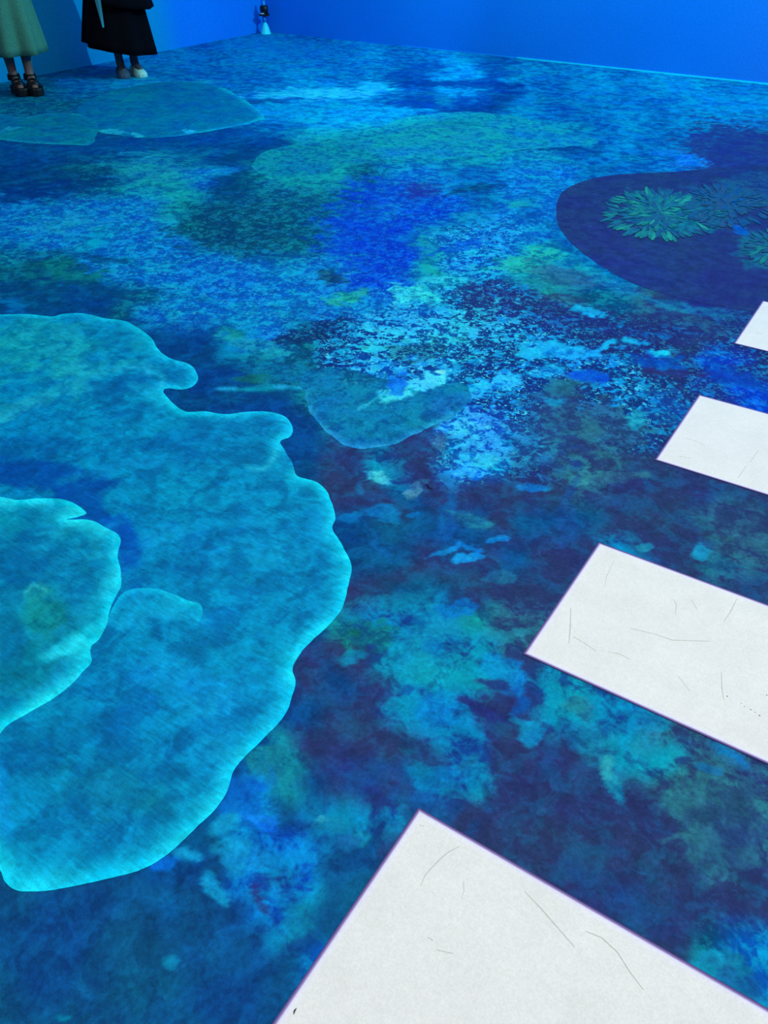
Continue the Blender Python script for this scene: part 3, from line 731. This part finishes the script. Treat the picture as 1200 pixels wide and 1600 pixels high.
def finger_coral(center, spots, label):
    c = ground(*center); root = empty('finger_coral', (c[0], c[1], .0022)); tag(root, label, 'coral picture', 'finger corals of the anemone picture')
    for (px_, py_, ang, ln, mi, lv) in spots:
        g = ground(px_, py_); g2 = ground(px_+ln*math.cos(ang), py_+ln*math.sin(ang))
        L_ = math.hypot(g2[0]-g[0], g2[1]-g[1])
        o = bpy.data.objects.new('polyp', PME[mi]); C.objects.link(o); o.parent = root
        o.location = (g[0]-c[0], g[1]-c[1], lv); o.rotation_euler = (0, 0, math.atan2(g2[1]-g[1], g2[0]-g[0]))
        wd = max(.45, min(1.2, .026/max(L_*.30, .005)))
        o.scale = (L_, L_*wd, 1)
    return root
R = random.Random(4)
def cluster(cx, cy, rx, ry, n, cols, lens, inner=.15):
    out = []
    for k in range(n):
        r_ = 1-(k/n)*(1-inner); a = R.uniform(0, 2*math.pi) if k > n*.45 else (k/(n*.45)*2*math.pi*1.0+R.uniform(-.1, .1))
        rr = r_*R.uniform(.82, 1.0)
        x = cx+rx*rr*math.cos(a); y = cy+ry*rr*math.sin(a)
        ox, oy = (x-cx), (y-cy); an = math.atan2(oy*.9, ox)+R.uniform(-.3, .3)
        ln = R.uniform(*lens)*(.7+.5*abs(math.cos(a)))
        x -= ln*.6*math.cos(an); y -= ln*.6*math.sin(an)
        out.append((x, y, an, ln, R.choice(cols), .0001*(k % 9)+.0006*k/n))
    return out
finger_coral((1040, 332), cluster(1030, 332, 106, 47, 295, [0, 1, 1, 2, 2, 2, 4, 0], (12, 22)), 'bright green-teal finger coral picture with pointed petals on the left of the purple disc')
finger_coral((1130, 320), cluster(1135, 318, 85, 40, 200, [2, 5, 3, 5, 2], (11, 20)), 'dim blue-grey finger coral picture beside the bright green one')
finger_coral((1195, 392), cluster(1215, 385, 62, 34, 110, [1, 2, 5, 0], (12, 22)), 'teal finger coral picture at the right edge of the frame above the farthest stripe')

# ------------------------------------------------------------------ white stripes
def stripe_material():
    m, N, L, B = new_mat('white_stripe_light')
    B.inputs['Roughness'].default_value = .5; B.inputs['Specular IOR Level'].default_value = .15
    geo = N.new('ShaderNodeNewGeometry')
    def noise(s, d, r=.6, k=0):
        n = N.new('ShaderNodeTexNoise'); n.inputs['Scale'].default_value = s; n.inputs['Detail'].default_value = d
        n.inputs['Roughness'].default_value = r; n.inputs['Distortion'].default_value = k; L.new(geo.outputs['Position'], n.inputs['Vector']); return n.outputs['Fac']
    a, b, c = noise(9, 6, .65, .4), noise(260, 3, .6), noise(70, 4, .7, .3)
    def M(op, x, y, z=None):
        q = N.new('ShaderNodeMath'); q.operation = op
        for i, v in enumerate((x, y, z)):
            if v is None: continue
            if isinstance(v, (int, float)): q.inputs[i].default_value = v
            else: L.new(v, q.inputs[i])
        return q.outputs[0]
    v = M('MULTIPLY_ADD', M('SUBTRACT', a, .5), .20, 1.0)
    v = M('MULTIPLY', v, M('MULTIPLY_ADD', M('SUBTRACT', b, .5), .30, 1.0)); v = M('MULTIPLY', v, M('MULTIPLY_ADD', M('SUBTRACT', c, .5), .10, 1.0))
    # red-violet fringe of the projected edge, brighter line just inside it
    at = N.new('ShaderNodeAttribute'); at.attribute_name = 'edge'
    cr = N.new('ShaderNodeValToRGB'); e = cr.color_ramp.elements
    e[0].position = 0; e[0].color = (*lin((66, 40, 88)), 1); e[1].position = 1; e[1].color = (.83, .83, .77, 1)
    for p_, c_ in ((.25, lin((140, 120, 185))), (.42, (.80, .77, .90)), (.62, (.84, .84, .85))):
        x = e.new(p_); x.color = (*c_, 1)
    L.new(at.outputs['Fac'], cr.inputs[0])
    s = N.new('ShaderNodeVectorMath'); s.operation = 'SCALE'; L.new(cr.outputs[0], s.inputs[0]); L.new(v, s.inputs['Scale'])
    L.new(s.outputs[0], B.inputs['Base Color'])
    bp = N.new('ShaderNodeBump'); bp.inputs['Strength'].default_value = .35; bp.inputs['Distance'].default_value = .0015
    L.new(M('ADD', b, c), bp.inputs['Height']); L.new(bp.outputs[0], B.inputs['Normal'])
    return m
STRIPE = stripe_material()
SCR = plain('scratch_grey', (204, 206, 200), .8, .1); SPECK = plain('dark_speck', (70, 68, 66), .8, .1)
OX, OY, PIT, WID = -.4417, .8126, 1.0001, .5003
SLAB_Z = .0018
def add_ribbon(bm, pts, z, w_):
    P = [Vector((x, y, 0)) for x, y in pts]; rows = []
    for i, p in enumerate(P):
        t = (P[min(i+1, len(P)-1)]-P[max(i-1, 0)]).normalized(); s = Vector((-t.y, t.x, 0))*w_*(.25 if i in (0, len(P)-1) else .5)
        rows.append((bm.verts.new(p+s+Vector((0, 0, z))), bm.verts.new(p+Vector((0, 0, z+.0005))), bm.verts.new(p-s+Vector((0, 0, z)))))
    for a, b in zip(rows, rows[1:]):
        bm.faces.new((a[0], a[1], b[1], b[0])); bm.faces.new((a[1], a[2], b[2], b[1]))
SCRATCH = {
 0: [([(718,1322),(698,1333),(680,1350),(664,1368),(657,1385)], .0016), ([(724,1376),(725,1392),(721,1404)], .0012), ([(820,1393),(846,1420),(870,1448),(898,1480)], .0018),
     ([(915,1455),(940,1465),(965,1488),(985,1520),(1005,1546)], .002), ([(668,1464),(677,1470)], .0022), ([(682,1484),(708,1490)], .0016), ([(655,1289),(662,1291)], .002)],
 1: [([(892,950),(891,980),(889,1005)], .0035), ([(1151,936),(1142,955),(1131,971)], .0022), ([(896,995),(915,1006),(932,1018)], .0018), ([(950,1018),(968,1022),(986,1031)], .0018),
     ([(1127,1050),(1128,1075),(1131,1094)], .0022), ([(1052,936),(1057,946),(1055,960)], .002), ([(960,875),(948,900),(945,915)], .0015), ([(1060,1057),(1078,1080)], .002),
     ([(1080,937),(1090,953)], .003), ([(985,982),(1020,990),(1050,1000),(1110,1002)], .0016)],
 2: [([(1185,704),(1172,722)], .003), ([(1166,728),(1153,747)], .003), ([(1060,713),(1080,716)], .002), ([(1072,685),(1090,690),(1101,697)], .0016)],
 3: [([(1180,520),(1192,522)], .003)],
}
LBL = ['nearest and largest white rectangular stripe on the floor, bottom of the frame', 'second white stripe on the floor, covered in fine scratches',
       'third white stripe on the floor, two short scuffs near its right end', 'farthest white stripe on the floor, just a corner beside the purple disc']
for i in range(4):
    xL, xR = OX, OX+3.0; yT = OY+PIT*i; yB = yT-WID
    root = empty('white_stripe', (xL, yB, 0)); tag(root, LBL[i], 'floor stripe', 'projected crossing stripes')
    fr = .004
    insets = [0, .004, .008, .013, .022]; ev = [0, .22, .42, .62, 1]
    bm = bmesh.new(); lay = bm.verts.layers.float.new('edge'); rings = []
    sub = [0, .5, 1]
    for ins_, e_ in zip([None]+insets, [0]+ev):
        k = (ins_ or 0)-fr*.5; z = SLAB_Z if ins_ is not None else .0002
        a, b, c_, d_ = k, 3.0-k, k, WID-k
        rg = []
        for q in [(a, c_), (b, c_), (b, d_), (a, d_)]:
            v = bm.verts.new((q[0], q[1], z)); v[lay] = e_; rg.append(v)
        rings.append(rg)
    for a, b in zip(rings, rings[1:]):
        for j in range(4): bm.faces.new((a[j], a[(j+1) % 4], b[(j+1) % 4], b[j]))
    bm.faces.new(rings[-1])
    obj('stripe_face', bm, STRIPE, root)
    for pts, wd in SCRATCH[i]:
        bm = bmesh.new(); add_ribbon(bm, [(ground(*p, SLAB_Z)[0]-xL, ground(*p, SLAB_Z)[1]-yB) for p in pts], SLAB_Z+.0003, wd)
        obj('scratch', bm, SCR, root)
    if i == 1:
        bm = bmesh.new()
        for k, (a, b) in enumerate([(1136,1088),(1158,1099),(1163,1104),(1173,1109),(1180,1113),(1187,1118),(1186,1118),(1198,1086)]):
            g = ground(a, b, SLAB_Z); r_ = R.uniform(.0012, .0022)
            add_loft(bm, [ring(g[0]-xL, g[1]-yB, SLAB_Z+.0002, r_, r_*.6, 6), ring(g[0]-xL, g[1]-yB, SLAB_Z+.0008, r_*.6, r_*.4, 6)])
        tag(obj('pit_marks', bm, SPECK, root), kind='stuff')
# two dark bits of lint
LINT = plain('black_lint', (14, 12, 12), .9, .1)
def lint(p0, p1, z, r_, label):
    a, b = ground(*p0, z), ground(*p1, z); bm = bmesh.new(); mx_, my_ = (a[0]+b[0])/2, (a[1]+b[1])/2
    add_tube(bm, [(a[0]-mx_, a[1]-my_, r_), ((b[1]-a[1])*.12, (a[0]-b[0])*.12, r_*1.2), (b[0]-mx_, b[1]-my_, r_)], [r_*.5, r_, r_*.4], 6)
    o = obj('lint_thread', bm, LINT, None, True); o.location = (mx_, my_, z); tag(o, label, 'lint')
lint((463, 1576), (459, 1585), SLAB_Z, .0012, 'tiny black thread lying near the left corner of the nearest white stripe')
lint((666, 757), (676, 766), .0003, .0016, 'tiny black thread on the dark floor below the rounded rock coral')

# ------------------------------------------------------------------ the device in the far corner
def corner_device():
    root = empty('corner_stand', (X0+.15, Y1-.13, 0)); root.scale = (.62, .62, .62); tag(root, 'small black box on a pale cyan cone-shaped stand in the far corner', 'stand')
    pale = plain('pale_cyan_plastic', (40, 225, 235), .4, .3); blk = plain('black_plastic', (8, 10, 18), .4, .4); stem = plain('clear_blue_stem', (10, 140, 215), .3, .4)
    bm = bmesh.new()
    add_loft(bm, [ring(0, 0, z, r_, r_, 24) for z, r_ in ((0, .105), (.012, .105), (.02, .098), (.09, .078), (.17, .045), (.2, .022), (.205, .012))]); obj('cone_base', bm, pale, root, True)
    bm = bmesh.new(); add_tube(bm, [(0, 0, .2), (0, 0, .31)], .028, 16); obj('stem', bm, stem, root, True)
    bm = bmesh.new(); add_box(bm, (0, 0, .325), (.19, .15, .035), YAW, .006); obj('tray', bm, blk, root)
    bm = bmesh.new(); add_loft(bm, [ring(0, 0, z, r_, r_*.8, 20) for z, r_ in ((.343, .07), (.36, .082), (.45, .086), (.48, .066))]); obj('box', bm, blk, root, True)
    bm = bmesh.new(); add_box(bm, (.018, -.078, .352), (.07, .012, .02), YAW, .003); obj('light_strip', bm, plain('pale_strip', (170, 190, 210), .4, .3), root)
    bm = bmesh.new(); add_tube(bm, [(0, 0, .45), (0, 0, .50), (0, 0, .56)], [.035, .03, .028], 14); obj('cap', bm, stem, root, True)
corner_device()

# ------------------------------------------------------------------ people
def skin_body(name, nodes, edges, m, parent, sub=2, root_i=0):
    """nodes: (x,y,z,r) ; one continuous skinned surface"""
    me = bpy.data.meshes.new(name); me.from_pydata([n[:3] for n in nodes], edges, []); me.update()
    o = bpy.data.objects.new(name, me); C.objects.link(o); o.parent = parent
    s = o.modifiers.new('skin', 'SKIN'); s.use_smooth_shade = True
    if not me.skin_vertices: bpy.context.view_layer.update()
    sv = me.skin_vertices[0].data if me.skin_vertices else None
    for i, n in enumerate(nodes):
        r_ = n[3]; sv[i].radius = (r_, r_) if not isinstance(r_, tuple) else r_; sv[i].use_root = (i == root_i)
    ss = o.modifiers.new('sub', 'SUBSURF'); ss.levels = sub; ss.render_levels = sub
    me.materials.append(m)
    return o
def human(parent, skin, feet, hip_z=.93, lean=0, arm='down'):
    """front is +Y of the parent; feet: two ankle xy positions and toe directions"""
    N_, E_ = [], []
    def nd(*p): N_.append(p); return len(N_)-1
    pel = nd(0, 0, hip_z, .125); wst = nd(0, -.005, hip_z+.16, .115); ch = nd(0, 0, hip_z+.32, .135); sh = nd(0, -.005, hip_z+.46, .095)
    nk = nd(0, 0, hip_z+.53, .052); nk2 = nd(0, .01, hip_z+.57, .05)
    E_ += [(pel, wst), (wst, ch), (ch, sh), (sh, nk), (nk, nk2)]
    for s in (-1, 1):
        (ax, ay), (tx, ty) = feet[0 if s < 0 else 1]
        hp = nd(s*.095, 0, hip_z-.05, .088); kn = nd((s*.095+ax)/2, ay*.5+.02, hip_z*.53, .056); cf = nd(ax*.8+s*.02, ay*.85-.01, hip_z*.36, .05)
        an = nd(ax, ay, .105, .034); hl = nd(ax-tx*.035, ay-ty*.035, .06, .032)
        bl = nd(ax+tx*.075, ay+ty*.075, .062, .034); to = nd(ax+tx*.15, ay+ty*.15, .052, .028)
        E_ += [(pel, hp), (hp, kn), (kn, cf), (cf, an), (an, hl), (an, bl), (bl, to)]
        shd = nd(s*.17, 0, hip_z+.45, .055)
        if arm == 'down': el = (s*.235, -.02, hip_z+.19); wr = (s*.245, .06, hip_z-.04); hd = (0, .03, -1)
        else: el = (s*.23, .0, hip_z+.18); wr = (s*.10, .22, hip_z+.27); hd = (-s*.55, .5, .66)
        e1 = nd(*el, .038); w1 = nd(*wr, .024); d = Vector(hd).normalized(); pm = Vector(wr)+d*.055; p1 = nd(*pm, .028)
        E_ += [(sh, shd), (shd, e1), (e1, w1), (w1, p1)]
    return skin_body('body', N_, E_, skin, parent), hip_z
def hand_fingers(parent, skin, wr, hd, s):
    """four fingers of unequal length and a thumb rooted in the palm"""
    d = Vector(hd).normalized(); side = Vector((0, 1, 0)); side = (side-side.dot(d)*d).normalized(); curl = Vector((-s, 0, 0)); curl = (curl-curl.dot(d)*d).normalized()
    for k, (o_, ln) in enumerate(((.027, .068), (.009, .078), (-.009, .072), (-.026, .056))):
        b = Vector(wr)+d*.07+side*o_; pts = [b-d*.02, b+d*ln*.45+curl*.004, b+d*ln*.8+curl*.016, b+d*ln+curl*.03]
        skin_body('finger', [(*p, r_) for p, r_ in zip(pts, (.010, .0095, .0085, .007))], [(0, 1), (1, 2), (2, 3)], skin, parent, 1)
    b = Vector(wr)+d*.03+side*.02; pts = [b, b+d*.025+side*.025+curl*.008, b+d*.055+side*.034+curl*.018]
    skin_body('thumb', [(*p, r_) for p, r_ in zip(pts, (.012, .0105, .008))], [(0, 1), (1, 2)], skin, parent, 1)
def head(parent, z, skin, hairm, long=True):
    bm = bmesh.new(); prof = ((-.115, .030, .036, .020), (-.10, .046, .055, .018), (-.07, .060, .075, .010), (-.03, .068, .088, .002), (.01, .072, .094, 0), (.05, .070, .092, -.004), (.085, .056, .076, -.006), (.108, .034, .048, -.008), (.117, .01, .014, -.008))
    add_loft(bm, [ring(0, cy_o, z+.115+zz, rx, ry, 24) for zz, rx, ry, cy_o in prof])
    h = obj('head', bm, skin, parent, True)
    bm = bmesh.new(); add_loft(bm, [ring(0, .096+dy, z+.115+zz, r_, r_*.8, 10) for zz, r_, dy in ((.012, .005, -.008), (-.012, .009, .002), (-.026, .014, .006), (-.034, .008, -.004))]); obj('nose', bm, skin, h, True)
    for s in (-1, 1):
        bm = bmesh.new(); bmesh.ops.create_uvsphere(bm, u_segments=14, v_segments=10, radius=.012); bmesh.ops.translate(bm, verts=bm.verts, vec=(s*.028, .082, z+.115)); obj('eye', bm, plain('eye_dark', (30, 26, 26), .2, .5), h, True)
        bm = bmesh.new(); bmesh.ops.create_uvsphere(bm, u_segments=14, v_segments=10, radius=.026); bmesh.ops.scale(bm, vec=(.35, .7, 1.15), verts=bm.verts); bmesh.ops.translate(bm, verts=bm.verts, vec=(s*.073, .0, z+.103)); obj('ear', bm, skin, h, True)
    bm = bmesh.new(); bmesh.ops.create_uvsphere(bm, u_segments=14, v_segments=8, radius=.02); bmesh.ops.scale(bm, vec=(1, .35, .32), verts=bm.verts); bmesh.ops.translate(bm, verts=bm.verts, vec=(0, .087, z+.052)); obj('mouth', bm, plain('lips', (130, 70, 66), .5, .3), h, True)
    bm = bmesh.new(); rings = []
    low = -.24 if long else -.06
    for zz, r_, off in ((low, .062, -.045), (low*.6, .082, -.042), (-.05, .086, -.036), (0, .088, -.03), (.05, .086, -.022), (.09, .072, -.014), (.118, .046, -.01), (.13, .012, -.01)):
        rings.append(ring(0, off, z+.115+zz, r_, r_*1.02, 28, lambda t: 1+.04*math.sin(t*2*math.pi*9)))
    add_loft(bm, rings); obj('hair', bm, hairm, parent, True)
def sandal(parent, ax, ay, tx, ty, sole_m, strap_m, thick, wide=.052, style='platform'):
    t = Vector((tx, ty, 0)).normalized(); s = Vector((-t.y, t.x, 0))
    root = empty('sandal' if style == 'platform' else 'shoe', (ax, ay, 0)); root.parent = parent
    bm = bmesh.new()
    out = [(-.075, .0), (-.07, .55), (-.045, .72), (0, .68), (.06, .78), (.12, 1), (.16, .92), (.19, .6), (.203, 0)]
    lp = [(a, b*wide) for a, b in out]+[(a, -b*wide) for a, b in out[-2:0:-1]]
    rings = []
    for z, k in ((0, .96), (.006, 1), (thick*.8, 1), (thick, .97)):
        rings.append([t*(a*k+.065*(1-k))+s*b*k+Vector((0, 0, z)) for a, b in lp])
    add_loft(bm, rings); obj('sole', bm, sole_m, root)
    def strap(a0, hgt, w0, wd, th=.006):
        bm = bmesh.new(); n = 12; r1 = []
        for k in range(n+1):
            q = math.pi*k/n; r_ = []
            for (da, dr) in ((-wd/2, 0), (wd/2, 0), (wd/2, th), (-wd/2, th)):
                r_.append(t*(a0+da)+s*math.cos(q)*(w0+dr)+Vector((0, 0, thick*.9+math.sin(q)*(hgt+dr))))
            r1.append(r_)
        add_loft(bm, r1); obj('strap', bm, strap_m, root)
    if style == 'platform':
        strap(.12, .046, wide*.93, .034); strap(.065, .066, wide*.80, .030)
        bm = bmesh.new()   # ankle cuff
        for k in range(1):
            rg = []
            for z, r_ in ((.088, .050), (.094, .054), (.128, .052), (.134, .047)):
                rg.append([(t*(math.cos(2*math.pi*i/20)*r_*1.05-.008)+s*math.sin(2*math.pi*i/20)*r_+Vector((0, 0, thick+z-.045))) for i in range(20)])
            add_loft(bm, rg, cap=False)
        o = obj('ankle_strap', bm, strap_m, root); sm = o.modifiers.new('solid', 'SOLIDIFY'); sm.thickness = .005
    else:
        bm = bmesh.new(); rings = []   # closed upper
        for a, h_, w_ in ((-.072, .03, .55), (-.05, .055, .75), (-.01, .06, .72), (.05, .058, .8), (.10, .05, .98), (.15, .036, .92), (.185, .018, .6), (.198, .006, .2)):
            rings.append([t*a+s*math.cos(q)*wide*w_*.97+Vector((0, 0, thick*.8+max(0, math.sin(q))*h_-(0 if math.sin(q) >= 0 else .002))) for q in [2*math.pi*i/20 for i in range(20)]])
        add_loft(bm, rings); obj('upper', bm, strap_m[0], root, True)
        old = strap_m; strap_m = old[1]; strap(.055, .062, wide*.84, .02)
    return root
def skirt(parent, name, m, z0, z1, r0, r1, folds, seed, squash=.8, slit=None, offs=(0, 0), depth=.09, hem=0, hemdir=None):
    """z0 waist, z1 hem"""
    rr = random.Random(seed); ph = [rr.uniform(0, 6.28) for _ in range(4)]; n = 96; bm = bmesh.new(); rings = []
    K = 14
    for k in range(K+1):
        t = k/K; z = z0+(z1-z0)*t; r_ = r0+(r1-r0)*t**.8; d = depth*t
        pts = []
        for i in range(n):
            q = i/n
            if slit: q = (slit[0]+slit[1]*t**1.5*.5)+(1-slit[1]*t**1.5)*i/(n-1)
            a = 2*math.pi*q
            f = 1+d*(.6*math.sin(folds*a+ph[0]+.6*t)+.4*math.sin((folds*1.6)//1*a+ph[1]))
            zz = z+hem*math.cos(a-(hemdir if hemdir is not None else -ph[2]))*t
            pts.append((offs[0]*t+r_*f*math.cos(a), offs[1]*t+r_*f*squash*math.sin(a), zz))
        rings.append(pts)
    V_ = [[bm.verts.new(p) for p in r_] for r_ in rings]
    for a, b in zip(V_, V_[1:]):
        for i in range(n if not slit else n-1): bm.faces.new((a[i], a[(i+1) % n], b[(i+1) % n], b[i]))
    o = obj(name, bm, m, parent, True); s_ = o.modifiers.new('solid', 'SOLIDIFY'); s_.thickness = .006; s_.offset = 0
    return o
def top_(parent, name, m, z, sleeves, arm='down'):
    bm = bmesh.new()
    add_loft(bm, [ring(0, 0, z+zz, rx, ry, 32) for zz, rx, ry in ((.0, .175, .135), (.14, .158, .128), (.3, .182, .148), (.42, .190, .12), (.475, .12, .085), (.50, .07, .065))], cap=False)
    for s in (-1, 1):
        el = (s*.235, -.02, z+.19) if arm == 'down' else (s*.23, 0, z+.18)
        add_tube(bm, [(s*.12, 0, z+.43), (s*.175, 0, z+.44), (s*.205, -.005, z+.36), (*el[:2], z+.2)], [.06, .074, .066, .058], 16)
    return obj(name, bm, m, parent, True)

SKIN1 = plain('skin_light', (116, 84, 74), .55, .3); SKIN2 = plain('skin_shade', (78, 72, 76), .55, .3)
GREEN = plain('sage_green_cloth', (62, 118, 98), .8, .1, bump=.3, bscale=120, vary=.25); BLACK = plain('black_cloth', (5, 6, 12), .9, .05)
HAIR = plain('black_hair', (14, 12, 12), .5, .3); LEATHER = plain('black_leather', (8, 8, 12), .6, .25)
GREYS = plain('grey_shoe_sole', (62, 82, 100), .7, .2); PALE = plain('pale_shoe_leather', (150, 205, 190), .6, .2)
CREAM = plain('cream_knit', (170, 164, 150), .9, .1); TEALC = plain('pale_teal_underskirt', (60, 150, 160), .8, .1)

# nearer person: sage skirt, black platform sandals
g = ground(41, 145); g2 = ground(65, 160); fz = math.atan2(g2[1]-g[1], g2[0]-g[0])-math.pi/2
p1 = empty('person', (g[0], g[1], 0), fz); tag(p1, 'standing person in a long sage green skirt and chunky black platform sandals, left edge', 'person')
f1 = [((-.058, .03), (.05, 1)), ((.062, -.03), (-.05, 1))]
human(p1, SKIN1, f1)
for s in (-1, 1): hand_fingers(p1, SKIN1, (s*.245, .06, .89), (0, .03, -1), s)
head(p1, 1.50, SKIN1, HAIR)
for (a, t_) in f1: sandal(p1, a[0], a[1], t_[0], t_[1], LEATHER, LEATHER, .062, .062)
skirt(p1, 'skirt', GREEN, 1.05, .31, .15, .25, 6, 3, .85, depth=.17)
top_(p1, 'blouse', CREAM, .95, True)
# farther person: black slit skirt and long black coat
g = ground(201, 117); g2 = ground(216, 126); fz = math.atan2(g2[1]-g[1], g2[0]-g[0])-math.pi/2
p2 = empty('person', (g[0], g[1], 0), fz); tag(p2, 'standing person in a long black slit skirt and pale strapped shoes, beside the wall', 'person')
f2 = [((-.066, .03), (-.1, 1)), ((.06, -.01), (.1, 1))]
human(p2, SKIN2, f2, arm='up')
for s in (-1, 1): hand_fingers(p2, SKIN2, (s*.10, .22, 1.20), (-s*.55, .5, .66), s)
head(p2, 1.50, SKIN2, HAIR, False)
sandal(p2, *f2[1][0], *f2[1][1], GREYS, (GREYS, LEATHER), .035, .06, style='shoe')
sandal(p2, *f2[0][0], *f2[0][1], PALE, (PALE, GREYS), .035, .058, style='shoe')
rdir = YAW-fz        # direction of the picture's right-hand side in the person's own frame
ox, oy = -.03*math.cos(rdir), -.03*math.sin(rdir)
skirt(p2, 'skirt', BLACK, 1.06, .235, .15, .325, 6, 5, .95, offs=(ox, oy), depth=.09, hem=-.055, hemdir=rdir)
skirt(p2, 'coat_tail', BLACK, 1.10, .60, .17, .315, 5, 9, .95, depth=.06, hem=-.05, hemdir=rdir, offs=(-ox*.6, -oy*.6))
bm = bmesh.new(); rings = []     # pale lining seen in the narrow front slit
ang = rdir-math.pi/2-.16
for zz, w_ in ((1.0, .004), (.9, .03), (.75, .034), (.6, .024), (.44, .003)):
    r_ = .36; c_ = Vector((math.cos(ang)*r_, math.sin(ang)*r_, zz)); t_ = Vector((-math.sin(ang), math.cos(ang), 0)); n_ = Vector((math.cos(ang), math.sin(ang), 0))
    rings.append([c_-t_*w_, c_+n_*.004, c_+t_*w_, c_-n_*.03])
add_loft(bm, rings); obj('slit_lining', bm, TEALC, p2)
top_(p2, 'jacket', BLACK, .95, True, 'up')
